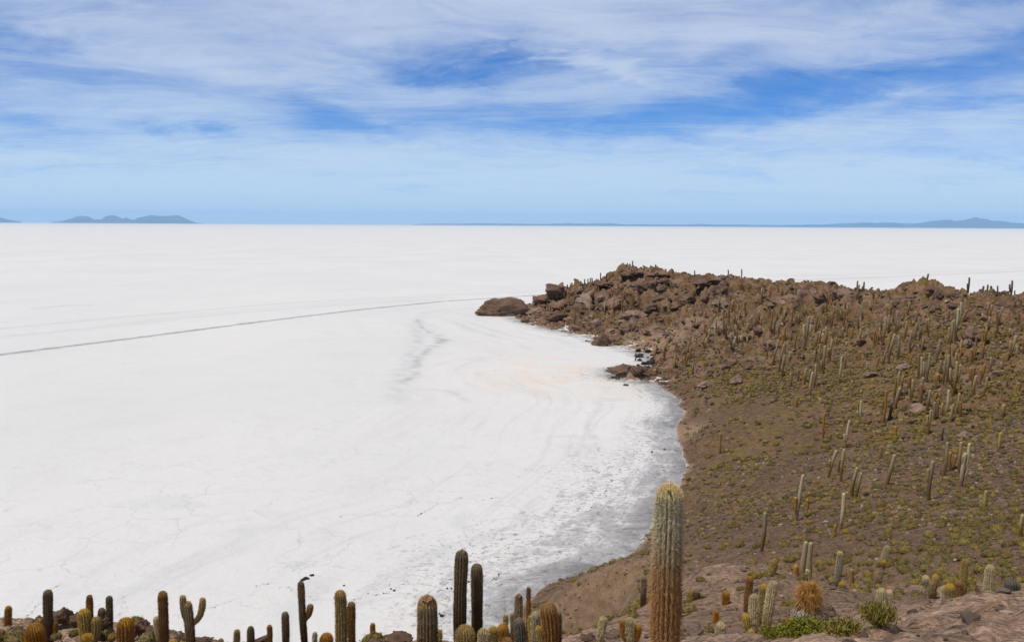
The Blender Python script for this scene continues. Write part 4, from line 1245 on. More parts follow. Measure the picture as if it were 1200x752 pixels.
# near cacti: distance is given, the foot is put on the ground
NEAR = [
    # x foot, y foot, x tip, y tip, width, kind, arms, distance, label
    (779, 815, 785, 567.5, 31, 'h', [], 13.5, 'huge shaggy cactus with rusty lower trunk and pale woolly top, tallest in the foreground'),
    (795.5, 735, 796, 690, 7, 'd', [], 29, 'slim dark cactus half hidden right behind the huge shaggy one'),
    (540, 765, 541.5, 644.6, 15.5, 'd', [], 23, 'tall dark cactus with brown scarred tip, left of the tall dark pair'),
    (559, 765, 558.6, 660.5, 13.5, 'd', [], 23.5, 'tall dark cactus with tan rounded tip, right of the tall dark pair'),
    (499.5, 775, 500.4, 698, 25, 'g', [], 18, 'thick greyish cactus with broken scarred top, left of the tall dark pair'),
    (514.5, 765, 515, 737, 7, 'y', [], 20, 'small yellow-green cactus tucked right of the thick scar-topped one'),
    (544.5, 775, 544.5, 733, 23, 'y', [], 17.5, 'fat golden-crowned young cactus in front of the tall dark pair'),
    (566, 770, 566, 736.7, 13, 'w', [], 19, 'small white woolly cactus just right of the tall dark pair'),
    (578, 770, 578, 734.6, 11.5, 'y', [], 19.5, 'small yellow cactus beside the white woolly one'),
    (600, 770, 588, 731, 13, 'o', [], 20, 'stubby golden cactus leaning left in the bottom cluster'),
    (595, 778, 595, 748, 12, 'o', [], 18, 'tiny golden cactus lowest in the bottom cluster'),
    (592.7, 752, 592.7, 720, 5, 'y', [], 28, 'thin yellowish cactus behind the stubby golden leaning one'),
    (600, 752, 600.7, 718, 5.5, 'g', [], 27, 'thin tan cactus beside the broad blunt grey one'),
    (607, 752, 608, 696, 9, 'g', [], 26, 'broad blunt grey-brown cactus with scarred top above the dead stub'),
    (618, 752, 619.3, 688, 4.5, 'b', [], 27, 'very thin rusty cactus standing against the shore gravel'),
    (608.7, 768, 608, 724, 12.5, 's', [], 21, 'dead weathered grey cactus stub with swollen head'),
    (625, 770, 621.6, 720.7, 6.5, 'y', [], 24, 'narrow yellowish cactus left of the white one in the cluster'),
    (630, 770, 628, 717, 10, 'w', [], 22, 'white-topped cactus pressed left of the stout golden one'),
    (643, 775, 642, 706.7, 19, 'o', [(752, 631, 733, 7, 'y')], 20, 'stout golden cactus heading the small cluster, left of the big one'),
    (654, 770, 653.5, 716, 8.5, 'd', [], 22, 'dark cactus half hidden behind the stout golden one'),
    (10, 760, 10, 710, 7, 'o', [], 29, 'small golden cactus at the left edge behind the bush'),
    (58, 768, 56, 691, 10.5, 'd', [(742, 46.5, 724, 7, 'y'), (746, 65, 727, 6, 'b')], 25, 'tall dark grey cactus with stubby arms at the left'),
    (39, 778, 39, 731, 22, 'o', [], 19, 'fat golden bristly cactus at the bottom left corner'),
    (104, 775, 98, 713.6, 14.5, 'y', [(752, 112.5, 722.5, 11.5, 'y')], 22, 'yellow-green two-headed cactus in the left group'),
    (102.5, 778, 102.5, 743, 15, 'y', [], 19, 'pale green young cactus low in front of the two-headed one'),
    (106.5, 760, 104.7, 697, 7, 'b', [], 28, 'slender brown cactus rising behind the two-headed one'),
    (120, 760, 119.5, 712, 8, 'd', [], 28, 'shorter of the dark pair on the left rocks'),
    (128, 760, 128, 698, 7.5, 'd', [], 28.5, 'taller of the dark pair on the left rocks'),
    (147.5, 775, 147, 724, 19, 'o', [], 20, 'thick rusty golden cactus alone between the left rocks'),
    (195, 772, 190.5, 692.5, 10.5, 'b', [(748, 183, 722, 6.5, 'w')], 23, 'brown-stemmed cactus with tan tip and a whitish side arm'),
    (225, 772, 219, 704.5, 10.5, 'g', [(727, 237.5, 700, 7, 'y'), (726, 214, 697, 7, 'g')], 23, 'grey three-armed cactus with a curved yellow right arm'),
    (202, 770, 202, 749, 9, 'y', [], 20, 'tiny yellow cactus between the two left armed cacti'),
    (278, 775, 278, 737.5, 6.5, 'y', [], 26, 'small tan-tipped cactus left of its dark twin at the bottom'),
    (293.7, 775, 293.7, 733.7, 8, 'd', [], 26, 'small dark cactus with pale tip at the bottom'),
    (259, 768, 259, 748, 6, 'g', [], 25, 'tiny cactus tip just showing right of the three-armed one'),
    (315.5, 768, 315.7, 732, 5.5, 'b', [(758, 311, 746, 4.5, 'b')], 27, 'thin brown cactus with a low left arm'),
    (334.5, 772, 334, 716.7, 8, 'd', [], 25, 'dark cactus with yellow tip left of the tall crooked one'),
    (358.7, 770, 352.5, 681, 7.5, 'd', [(722, 363.7, 707.5, 7, 'b')], 24, 'tall thin crooked cactus with one stubby right arm'),
    (369.5, 768, 369, 740.5, 5, 'w', [], 25, 'small pale-tipped cactus right of the tall crooked one'),
    (383.5, 775, 383, 742, 15, 'o', [], 18, 'round shaggy orange cactus left of the two-toned one'),
    (398, 775, 398.3, 691.7, 13.5, 'y', [], 21, 'two-toned cactus with yellow upper growth over a dark waist'),
    (413, 775, 411.7, 705, 9, 'b', [], 21.5, 'brown cactus with pale tip right of the two-toned one'),
    (436.7, 765, 436.7, 730, 5, 'o', [], 30, 'tiny rusty cactus above the round olive bush'),
    (702, 775, 707, 723, 8.5, 'w', [], 21, 'pale yellow cactus leaning right over the shore gravel'),
    (737.5, 775, 737.5, 724, 11.5, 'w', [(757, 729.5, 726, 6, 'o'), (757, 747.5, 731.5, 8.5, 'o')], 19, 'white cactus with golden arms left of the huge shaggy one'),
    (752.7, 735, 754.5, 674.5, 6.2, 'g', [], 34, 'slim white-topped cactus left of the huge shaggy one'),
    (807, 735, 808, 690.7, 8, 'y', [], 31, 'golden cactus just right of the huge shaggy one'),
    (817, 735, 816.4, 690, 7, 'd', [(718, 822, 695.5, 5.5, 'd')], 31, 'dark two-stemmed cactus beside the golden one'),
    (836.5, 745, 839.7, 715, 5.5, 'o', [], 27, 'small rusty cactus leaning right, above the woolly white stub'),
    (844, 760, 845.3, 728.7, 12, 'w', [], 20, 'squat white woolly cactus stub at the bottom'),
    (849.6, 740, 850.3, 692.7, 9, 'o', [], 30, 'stout golden cactus with a tiny brown one to its right'),
    (860, 728, 860, 698, 5, 'b', [], 34, 'tiny brown cactus right of the stout golden one'),
    (874.4, 735, 879, 675.3, 8, 'o', [], 28, 'straight golden cactus behind the grey-white cluster'),
    (883.3, 755, 882.7, 696.7, 9.8, 'w', [(738, 873.8, 718.7, 8.5, 'y'), (752, 877.3, 731.5, 8.5, 'y', -0.25)], 22, 'grey-white cactus with two round yellow arms at its foot'),
    (892, 745, 895.3, 684.7, 9, 'y', [], 25, 'yellowish cactus between the two grey-white ones'),
    (894.7, 757, 906.7, 680.7, 10.2, 'w', [], 22.5, 'thick grey-white cactus leaning right in the cluster'),
    (901.5, 712, 908, 655, 8.5, 'y', [(690, 904.5, 667, 8, 'o')], 34, 'yellow-headed cactus with an orange tufted arm behind the cluster'),
    (925.3, 747, 925.3, 722.7, 7.5, 'o', [], 20, 'tiny golden cactus above the green bush'),
    (935, 700, 944.8, 633.5, 6.6, 'g', [(685, 933, 660.8, 7, 'o')], 46, 'tall brown-stemmed cactus with a golden left arm'),
    (943.5, 700, 950.6, 634.5, 6.2, 'g', [(681, 949.5, 656, 5.5, 'y')], 45.5, 'tall white-tipped cactus leaning against the brown-stemmed one'),
    (945.8, 702, 946.6, 667, 5, 'w', [], 44, 'small white cactus in front of the tall leaning pair'),
    (978.5, 697, 984.8, 646, 6.8, 'w', [], 42, 'smooth white-topped cactus leaning right, right of the tall pair'),
    (998, 692, 998.6, 666, 4.8, 'o', [], 48, 'small bright orange cactus right of the smooth white-topped one'),
    (985.6, 705, 987, 681.5, 7.5, 'y', [], 34, 'short yellow cactus on the pink rocks below the smooth white one'),
    (1025.5, 705, 1040.5, 639.6, 7, 'w', [(668, 1030, 655.5, 6, 'y'), (664, 1034, 654.5, 5.5, 'y', -0.2)], 42, 'leaning grey cactus with round yellowish heads at half height'),
    (1032, 720, 1032.8, 689, 10.5, 'w', [(712, 1041.5, 691, 7.5, 'w')], 23, 'squat pale two-headed cactus at the left end of the slab'),
    (1085.4, 715, 1085.7, 675.5, 7, 'w', [(690, 1085, 674, 8, 'w')], 32, 'whitish cactus, leftmost of the trio behind the slab'),
    (1092.5, 715, 1092.8, 680, 8, 'g', [(692, 1096.8, 672.5, 8.5, 'y')], 31, 'greyish cactus with round raised head behind the slab'),
    (1105, 718, 1107, 686.5, 8.5, 'w', [], 27, 'short white cactus touching the round yellow one'),
    (1113, 718, 1113, 684, 11.5, 'y', [], 26.5, 'round yellow-headed cactus behind the slab'),
    (1127, 715, 1130.6, 655, 7.5, 'y', [], 32, 'golden two-tone cactus, tallest behind the slab'),
    (1121.5, 715, 1122.7, 680, 8.8, 'o', [], 29, 'shorter golden cactus in front of the two-tone one'),
    (1157, 712, 1160.7, 662, 10, 'w', [], 28, 'thick white cactus with cream crown alone behind the slab'),
    (1185, 712, 1184, 677, 14, 's', [(700, 1192, 681, 8, 's')], 24, 'broad grey cactus stump at the right end of the slab'),
    (1122.4, 661, 1122.4, 650, 4.8, 'o', [], 58, 'tiny orange cactus above the golden two-tone one'),
    (1137, 656, 1137.6, 641, 6.4, 'o', [], 60, 'small orange cactus on the gravel above the slab group'),
]
STY['h'] = ((0.440, 0.225, 0.062), (0.580, 0.525, 0.340), (0.64, 0.50, 0.28), 0.52, 0.86)
COLN['h'] = 'shaggy'
CM['h'] = (mat_cactus('cactus_skin_shaggy', *STY['h'], valley=(0.24, 0.15, 0.07)), mat_cactus('cactus_spines_shaggy', *STY['h'], spine=True))
for i, c in enumerate(NEAR):
    bx, by, tx, ty, w, sty, arms, Y, lab = c
    bp_ = at(bx, by, Y)
    gz = float(height(np.array([bp_[0]]), np.array([Y]))[0])
    topz = at(tx, ty, Y)[2]
    if gz > topz-0.25:
        print('NEAR cactus buried', bx, by, 'ground', round(gz, 2), 'tip', round(topz, 2))
        gz = topz-0.45
    hero = sty == 'h'
    o = make_cactus(bx, by, tx, ty, w*0.96, sty, arms, (bp_[0], Y, gz-0.05), Y, Y, lab, 300+i, bend=(-1.5 if hero else random.uniform(-0.16, 0.16)*w),
                    spl=0.085 if hero else (0.06 if sty in 'oyw' else 0.048), spmul=3.4 if hero else 2.0)
    if hero:
        HERO = o
        hb = bp_

# small green buds on the huge cactus
M_BUD = mat_plain('green_bud', (0.10, 0.15, 0.03), 0.7, 0.3, 20)


def bud(root, px, py, px2, py2, w, toward, mat=M_BUD):
    Y = root.location[1]-toward
    a, b = at(px, py, Y)-np.array(root.location), at(px2, py2, Y)-np.array(root.location)
    pc = stem_pieces(curve_path(a, b, (0, -0.01, 0)), w/2, 5, 3, 0, 0, 3, rings=8, neck=0.5)
    return link('bud', mesh_mixed('bud', [pc[0]], [mat]), root)


bud(HERO, 787.5, 584, 783.2, 573.5, 0.040, 0.155)
bud(HERO, 772.5, 602, 769.2, 596.5, 0.05, 0.02)


def scar(root_label, px, py, w, h):
    for q in CACT_INFO:
        if q['label'] and root_label in q['label']:
            r = q['o']
            Y = r.location[1]
            R = 0.5*w*Y/FPX
            th = np.linspace(0, 2*PI, 22, endpoint=False)
            c = at(px, py, Y-R*0.9)-np.array(r.location)
            ring = lambda k, dy_, dz_: np.stack([c[0]+R*k*np.cos(th)*(1+0.12*np.sin(3*th)), c[1]+dy_+R*0.55*k*np.sin(th), c[2]+dz_+R*(h/w)*k*np.sin(th)+0.02*np.sin(5*th)], 1)
            rings = np.array([ring(1.0, 0.03, 0.0), ring(0.95, -0.015, 0.015), ring(0.62, 0.0, 0.0), ring(0.25, 0.015, -0.01), ring(0.02, 0.02, -0.015)])
            n = 22
            i = np.arange(4*n)
            r_, c_ = i//n, i % n
            c2 = (c_+1) % n
            F_ = np.stack([r_*n+c_, r_*n+c2, (r_+1)*n+c2, (r_+1)*n+c_], 1)
            link('scar', mesh_from('scar', rings.reshape(-1, 3), F_, [M_SCAR], True), r)


M_SCAR = mat_plain('cut_cactus_flesh', (0.30, 0.17, 0.10), 0.9, 0.35, 30)
scar('broken scarred top', 500.5, 701.5, 14, 6)
scar('brown scarred tip', 541.5, 647, 7, 6)
scar('scarred top above', 608, 698, 6, 4)

# ------------------------------------------------------------------ the old shaggy bristling cactus with its dead grey skirt
Y = float(drop([946.5], [735], 8, 60)[0][1])
print('shaggy Y', Y)
bp_ = at(946.5, 735, Y)
gz = float(height(np.array([bp_[0]]), np.array([Y]))[0])
root = empty('shaggy_cactus', (bp_[0], Y, gz-0.03))
m_px = Y/FPX
rs = np.random.default_rng(77)
topv = at(948.5, 688, Y)-np.array(root.location)
body = stem_pieces(curve_path((0, 0, -0.1), topv, (0, 0, 0)), 10*m_px, 12, 4, 0.16, 2600, 5, rings=16, neck=0.9)
mo = list(CM['o'])
link('stem', mesh_mixed('stem', [body[0]]+body[1], mo), root)
Lc = topv[2]


def bristles(n, z0, z1, ln, r0, down, mat, name, wd_=0.004, spread=0.5):
    zz_ = rs.uniform(z0, z1, n)
    th = rs.uniform(0, 2*PI, n)
    o_ = np.stack([np.cos(th), np.sin(th), np.zeros(n)], 1)
    b0 = o_*r0+np.stack([topv[0]*zz_/Lc, zz_*0, zz_], 1)
    l_ = ln*rs.uniform(0.5, 1.1, n)
    dr = o_*rs.uniform(0.4, 1.0, n)[:, None]+np.stack([rs.normal(0, spread*0.5, n), rs.normal(0, spread*0.5, n), rs.normal(down, spread, n)], 1)
    dr /= np.linalg.norm(dr, axis=1)[:, None]
    mid = b0+dr*(l_*0.55)[:, None]
    end = mid+(dr+np.array([0, 0, -0.7]))*(l_*0.4)[:, None]
    wv_ = np.cross(dr, [0, 0, 1.0])
    wv_ /= np.linalg.norm(wv_, axis=1)[:, None]+1e-6
    wv_ *= wd_
    V_ = np.stack([b0-wv_, b0+wv_, mid+wv_*0.8, mid-wv_*0.8, end], 1).reshape(-1, 3)
    k = np.arange(n)*5
    A_ = {'h': np.repeat(zz_/Lc, 5), 'rib': np.ones(5*n), 'tipd': np.repeat(2+0*zz_, 5)}
    return link(name, mesh_mixed(name, [(V_, np.stack([k, k+1, k+2, k+3], 1), A_, 0, False), (V_[:0].reshape(0, 3), np.zeros((0, 3), int), {q: a[:0] for q, a in A_.items()}, 0, False),
                                        (V_, np.stack([k+3, k+2, k+4], 1), A_, 0, False)], [mat]), root)


M_BRIS = mat_plain('golden_bristle', (0.46, 0.235, 0.06), 0.8, 0.4, 9)
M_SKIRT = mat_plain('dead_grey_bristle', (0.42, 0.39, 0.35), 0.9, 0.4, 9)
bristles(2300, Lc*0.60, Lc*0.99, 15*m_px, 7*m_px, 0.15, M_BRIS, 'bristles', 0.0035, 0.75)
bristles(2000, Lc*0.12, Lc*0.56, 15*m_px, 9*m_px, -1.0, M_SKIRT, 'dead_skirt', 0.004, 0.4)
ar = stem_pieces(arm_path((topv[0], 0, Lc*0.8), at(952.5, 681.5, Y)-np.array(root.location), 0.05), 3.5*m_px, 9, 4, 0.05, 700, 9, rings=10)
link('arm', mesh_mixed('arm', [ar[0]]+ar[1], mo), root)
tag(root, 'old shaggy cactus bristling with long golden spines over a dead grey skirt', 'cactus')
THINGS.append((root, 947, 715, Y))

# ------------------------------------------------------------------ cactus labels
ORD = ['leftmost', 'second from left', 'third from left', 'fourth from left', 'fifth from left', 'sixth from left', 'seventh from left', 'eighth from left', 'ninth from left', 'tenth from left',
       'eleventh from left', 'twelfth from left', 'thirteenth from left', 'fourteenth from left', 'fifteenth from left', 'sixteenth from left']


def zone(bx, by, sky_):
    if bx < 752 and by < 385:
        return 'headland skyline' if sky_ else ('upper headland' if by < 356 else 'lower headland')
    if bx < 830 and by > 398:
        return 'slope beside the cove'
    if sky_:
        return 'central skyline' if bx < 1000 else ('skyline left of the knoll' if bx < 1080 else 'skyline right of the knoll')
    if bx < 895:
        return 'crags under the ridge' if by < 372 else ('thicket below the big overhang' if by < 440 else 'gravel valley')
    if bx < 1012:
        return 'upper central slope' if by < 392 else ('middle central slope' if by < 430 else ('lower central slope' if by < 500 else 'valley slope'))
    return 'crags on the right' if by < 380 else ('upper right slope' if by < 408 else ('middle right slope' if by < 437 else ('right slope band' if by < 472 else ('rocky rise at right' if by < 520 else 'lower right slope'))))


buckets = {}
for q in CACT_INFO:
    if q['label']:
        continue
    sky_ = q['by'] < np.interp(q['bx'], SKYX[:, 0], SKYX[:, 1])+(6 if q['bx'] < 730 else 4)
    z = zone(q['bx'], q['by'], sky_)
    ratio = (q['by']-q['ty'])*q['Y']/FPX
    size = 'tall' if ratio > 4.6 else ('short' if ratio < 2.6 else 'medium')
    form = 'armed' if q['arms'] else ''
    q['zone'] = z
    buckets.setdefault((size, COLN[q['sty']], form, z), []).append(q)
for (size, cn, form, z), L_ in buckets.items():
    L_.sort(key=lambda q: q['tx'])
    for k, q in enumerate(L_):
        if len(L_) == 1:
            q['label'] = ' '.join(('only %s %s %s cactus on the %s' % (size, cn, form, z)).split())
        else:
            q['label'] = ' '.join(('%s %s %s cactus, %s of its look on the %s' % (size, cn, form, ORD[k], z)).split()).replace(' of its look', '')
for q in CACT_INFO:
    q['o']['label'] = q['label']
    q['o']['group'] = 'columnar cacti growing on the island'
    THINGS.append((q['o'], 0.5*(q['bx']+q['tx']), min(q['by'], 745), q['Y']))
REF = [(q['label'], q['tx'], min(q['by'], 745)) for q in CACT_INFO]
print('cacti', len(CACT_INFO))


# ------------------------------------------------------------------ boulders
def ico(sub):
    import bmesh
    bm = bmesh.new()
    bmesh.ops.create_icosphere(bm, subdivisions=sub, radius=1.0)
    V_ = np.array([v.co[:] for v in bm.verts])
    F_ = np.array([[v.index for v in f.verts] for f in bm.faces])
    bm.free()
    return V_, F_


def rock_shape(seed, sub=4, cuts=16, rough=0.12, sharp=9.0):
    rs = np.random.default_rng(seed)
    V_, F_ = ico(sub)
    n = rs.standard_normal((cuts, 3))
    n /= np.linalg.norm(n, axis=1)[:, None]
    dd = rs.uniform(0.55, 1.0, cuts)
    dot = np.maximum(V_@n.T, 1e-3)/dd[None]
    k = (dot**sharp).sum(1)**(1/sharp)
    r = 1/np.maximum(k, 0.8)
    p = V_*2.2+seed
    nz = fbm(p[:, 0]+0.7*p[:, 2], p[:, 1]-0.6*p[:, 2], 5, seed)+fbm(p[:, 2]+5, p[:, 0]*0.8+p[:, 1]*0.5, 5, seed+5)
    r = r*(1+rough*nz)
    f1, f2, _ = worley(p[:, 0]*0.9+p[:, 2]*0.6, p[:, 1]*0.9-p[:, 2]*0.5, seed)
    r -= 0.10*(1-sstep(0.0, 0.16, f2-f1))
    return V_*r[:, None], F_


ROCKS = []
for k in range(9):
    V_, F_ = rock_shape(20+k, 4, 9+2*k, 0.20, 24 if k % 2 else 16)
    ROCKS.append(mesh_from('boulder', V_, F_, [M_BOULDER], True))
M_DARK = mat_rock('dark_lava_rock', (0.030, 0.026, 0.026), (0.062, 0.052, 0.050), (0.14, 0.115, 0.105), 1.5)
M_PINK = mat_rock('pinkish_volcanic_rock', (0.17, 0.115, 0.09), (0.29, 0.205, 0.165), (0.42, 0.32, 0.27), 1.2)
DARKS = []
for k in range(3):
    V_, F_ = rock_shape(50+k, 3, 12, 0.18, 12)
    DARKS.append(mesh_from('lava_rock', V_, F_, [M_DARK], False))
PINKS = []
for k in range(4):
    V_, F_ = rock_shape(70+k, 4, 14, 0.22, 13)
    PINKS.append(mesh_from('boulder', V_, F_, [M_PINK], True))
BLD = []


def boulder(x, y, sx, sy, sz, mesh, rot=None, sink=0.3, name='boulder', z=None, label=None, tilt=0.25):
    if z is None:
        z = max(float(height(np.array([x]), np.array([y]))[0]), 0.0)
    o = link(name, mesh, loc=(x, y, z+sz*(1-2*sink)))
    o.scale = (sx, sy, sz)
    o.rotation_euler = (random.uniform(-tilt, tilt), random.uniform(-tilt, tilt), random.uniform(0, 6.28) if rot is None else rot)
    px, py, _ = project([(x, y, z+sz*(1-2*sink))])
    BLD.append(dict(o=o, px=px[0], py=py[0], label=label, Y=y, s=max(sx, sy)))
    return o


# the big boulder off the point and the rocks one can name
P_ = at_z(578, 370)
V_, F_ = rock_shape(7, 5, 14, 0.15, 8)
V_[:, 2] = np.where(V_[:, 2] < -0.35, -0.35+(V_[:, 2]+0.35)*0.2, V_[:, 2])
V_[:, 2] *= 0.55+0.45*sstep(-1.0, 0.6, V_[:, 0])
BIGROCK = mesh_from('boulder', V_, F_, [M_BOULDER], True)
boulder(P_[0], P_[1]+2, 12.8, 6.0, 5.4, BIGROCK, 0.0, 0.36, label='huge isolated brown boulder lying on the salt off the headland', tilt=0.02, z=0)
for px, py, w, hh, ms, lab in [
        (706, 405.5, 21, 13, ROCKS[1], 'dark brown boulder standing in the salt beside the small beach'),
        (638, 357, 26, 9, ROCKS[2], 'low dark rock spur jutting left behind the headland'),
        (652, 352, 26, 14, ROCKS[0], 'rounded outcrop rising behind the low rock spur'),
        (733, 452, 6, 2, ROCKS[3], 'small flat brown rock alone on the salt below the spit'),
        (724, 441, 28, 6, ROCKS[4], 'long flat rock at the outer end of the spit'),
        (748, 438, 22, 8, ROCKS[5], 'rounded rock on the spit right of its lone cactus'),
        (614, 378, 9, 4, ROCKS[3], 'small dark rock on the shore below the headland point'),
        (1133.5, 514, 12, 9, PINKS[0], 'pale rounded boulder beside the short dark cactus, lower right'),
        (1138, 503, 9, 6, PINKS[1], 'pale small boulder just above the pale rounded one'),
        (1172, 618, 13, 8, PINKS[2], 'brownish boulder among shrubs near the right edge'),
        (1061, 515, 11, 8, PINKS[3], 'pink boulder beside the small orange cacti pair'),
        (1063, 433, 16, 7, PINKS[0], 'flat pink slab of rock on the right-hand slope'),
        (1022, 442, 18, 5, PINKS[1], 'long pale rock ledge above the twin-armed yellow cactus'),
        (1139, 402, 20, 17, ROCKS[2], 'large hollow boulder on the upper right slope'),
        (885, 384, 12, 10, ROCKS[1], 'round grey boulder behind the thicket of cacti'),
        (826, 455, 15, 7, PINKS[2], 'pink wedge-shaped rock above the bare gravel valley'),
        (830, 467, 9, 4, PINKS[3], 'small flat rock below the pink wedge-shaped one'),
        (975, 692, 13, 9, PINKS[1], 'knobbly boulder at the foot of the smooth white-topped cactus'),
        (1103, 350, 13, 11, ROCKS[4], 'dark craggy rock in the middle face of the knoll'),
        (1118, 350, 12, 10, ROCKS[6], 'craggy rock on the right flank of the knoll'),
        (1091, 347, 12, 8, ROCKS[7], 'craggy rock just below the knoll-top cactus')]:
    dmin = 30
    b = drop([px], [py], dmin)[0]
    if py > 600:
        b = np.array(list(at(px, py, 40)))
        b[2] = float(height(np.array([b[0]]), np.array([b[1]]))[0])
    mp = b[1]/FPX
    boulder(b[0], b[1]+0.2*w*mp, w*mp*0.56, w*mp*0.5, hh*mp*0.75, ms, random.uniform(-0.4, 0.4), 0.22, label=lab, tilt=0.08)
# overhanging roofs above the hollows
for k, (cx, cy, rx, ry, dp) in enumerate(CAVES[:26]):
    if k == 21:
        continue
    zt = float(height(np.array([cx]), np.array([cy+ry*1.45]))[0])
    th_ = min(1.7, max(0.8, dp*0.34))
    pk = project([(cx, cy, zt)])[0][0]
    cap = at(pk, np.interp(pk, SKYX[:, 0], SKYX[:, 1])+6.0, cy)[2]-th_*0.9
    zc = min(zt-0.3*th_, cap)
    n_s = 3 if rx > 7 else 2
    for j in range(n_s):
        off = (j-(n_s-1)/2)*1.25/n_s*1.25
        xx = cx+off*rx
        boulder(xx, cy+ry*(0.28, 0.12, 0.35)[j], rx*1.30/n_s, ry*1.20, th_*(1.0, 1.25, 0.9)[j], ROCKS[(k+j*2) % 6], random.uniform(-0.25, 0.25), 0.5, z=zc+(0.0, 0.2, -0.25)[j], tilt=0.13, name='overhanging_boulder')

# scattered boulders
cand = []
tries = 9000
r_ = np.sqrt(rng.uniform(90**2, 460**2, tries))
a_ = rng.uniform(math.radians(-4), math.radians(34), tries)
x_, y_ = r_*np.sin(a_), r_*np.cos(a_)
b_ = base_h(x_, y_)
k_ = rockiness(x_, y_)
u_ = rng.uniform(0, 1, tries)
ok = (b_ > 0.25) & (u_ < (k_-0.08)*0.9)
xs, ys = x_[ok], y_[ok]
zs = height(xs, ys)


def visible(x, y, z, up):
    """does the land leave a point above the ground in view"""
    n = 160
    t = np.linspace(0.08, 0.985, n)
    tx, ty = x[:, None]*t, y[:, None]*t
    tz = CAM_Z+(z+up-CAM_Z)[:, None]*t
    return (tz > base_h(tx, ty)-0.1).all(1)


px_, py_, _ = project(np.stack([xs, ys, zs], 1))
inn = (px_ > 5) & (px_ < 1195) & (py_ < 750)
xs, ys, zs, px_, py_ = [q[inn] for q in (xs, ys, zs, px_, py_)]
vs = visible(xs, ys, zs, np.full(len(xs), 0.8))
xs, ys, zs, px_, py_ = [q[vs] for q in (xs, ys, zs, px_, py_)]
NB = 215
for i in range(min(NB, len(xs))):
    s = (0.5+2.6*rng.random()**2.0)*(0.5+ys[i]/300)*(0.30+0.75*float(rockiness(xs[i:i+1], ys[i:i+1])[0]))
    pt = project([(xs[i], ys[i], zs[i]+s*0.8)])
    if ys[i] > 230 and pt[1][0] < np.interp(pt[0][0], SKYX[:, 0], SKYX[:, 1])+1.5:
        continue
    ms = ROCKS[rng.integers(0, 9)] if rng.random() < 0.75 else PINKS[rng.integers(0, 4)]
    boulder(xs[i], ys[i], s*rng.uniform(0.9, 1.5), s*rng.uniform(0.8, 1.2), s*rng.uniform(0.55, 0.9), ms, None, 0.33)
# black rubble in the cove, on the ledge and on the salt
for i in range(22):
    px, py = rng.uniform(746, 766), rng.uniform(411, 430)
    b = drop([px], [py], 150)[0]
    s = rng.uniform(0.35, 0.95)
    boulder(b[0], b[1], s*1.2, s, s*0.7, DARKS[i % 3], None, 0.25, name='lava_rock')
for i in range(46):
    t_ = rng.random()
    px = 800+t_*72+rng.normal(0, 2)
    py = 694-14*t_+rng.normal(0, 4)-abs(rng.normal(0, 5))*(t_ < 0.55)
    Y_ = 43+rng.uniform(-3, 3)
    p = at(px, py, Y_)
    s = rng.uniform(0.10, 0.30)
    boulder(p[0], Y_, s*1.2, s, s*0.8, DARKS[i % 3], None, 0.25, name='lava_rock')
for px, py, w in [(462, 692, 3.5), (524, 689.5, 3), (529, 689.5, 3), (517, 721.5, 5), (549, 681.5, 3.4), (764, 530, 3), (778.6, 526.5, 3), (515, 719, 3), (359, 678, 9), (366, 674, 5), (354, 680, 5), (458, 690, 2.6), (403, 686, 3)]:
    p = at_z(px, py)
    s = w*p[1]/FPX/2
    boulder(p[0], p[1], s*1.1, s, s*(0.7 if w < 8 else 0.35), DARKS[int(w*7) % 3], None, 0.3, name='lava_rock', z=0)
# rocks of the near crest
for px, py, w, hh, Y_, ms in [(72, 722, 28, 16, 30, 0), (45, 728, 22, 12, 28, 1), (92, 726, 20, 14, 29, 2), (118, 730, 20, 12, 28, 3), (165, 733, 26, 17, 29, 4), (178, 740, 22, 14, 27, 5), (150, 742, 22, 12, 26, 0),
                              (212, 746, 18, 8, 27, 1), (240, 750, 22, 6, 27, 2), (300, 752, 26, 6, 27, 3), (470, 748, 30, 9, 25, 4), (440, 752, 26, 8, 24, 5), (560, 752, 28, 8, 24, 0), (612, 752, 20, 10, 24, 1),
                              (690, 748, 22, 9, 22, 2), (722, 746, 28, 13, 24, 13), (760, 732, 22, 16, 30, 12), (770, 748, 26, 16, 22, 11), (815, 744, 34, 16, 22, 10), (845, 736, 24, 10, 26, 12), (868, 728, 26, 14, 28, 13),
                              (905, 724, 30, 12, 28, 12), (885, 706, 26, 12, 34, 11), (935, 706, 26, 12, 32, 10), (970, 716, 28, 14, 26, 13), (1000, 722, 24, 12, 22, 12), (915, 700, 18, 9, 36, 11), (985, 706, 20, 9, 30, 10),
                              (855, 700, 20, 9, 37, 12), (1010, 702, 18, 8, 32, 13)]:
    ms = (ROCKS+PINKS)[ms] if ms < 10 else PINKS[ms-10]
    p = at(px, py, Y_)
    s = w*Y_/FPX/2
    hz_ = hh*Y_/FPX/2
    g0 = float(height(np.array([p[0]]), np.array([Y_]))[0])
    boulder(p[0], Y_, s*1.1, s*0.9, hz_*1.25, ms, None, 0.35, z=min(max(g0, p[2]-0.5*hz_), p[2]+0.2*hz_))


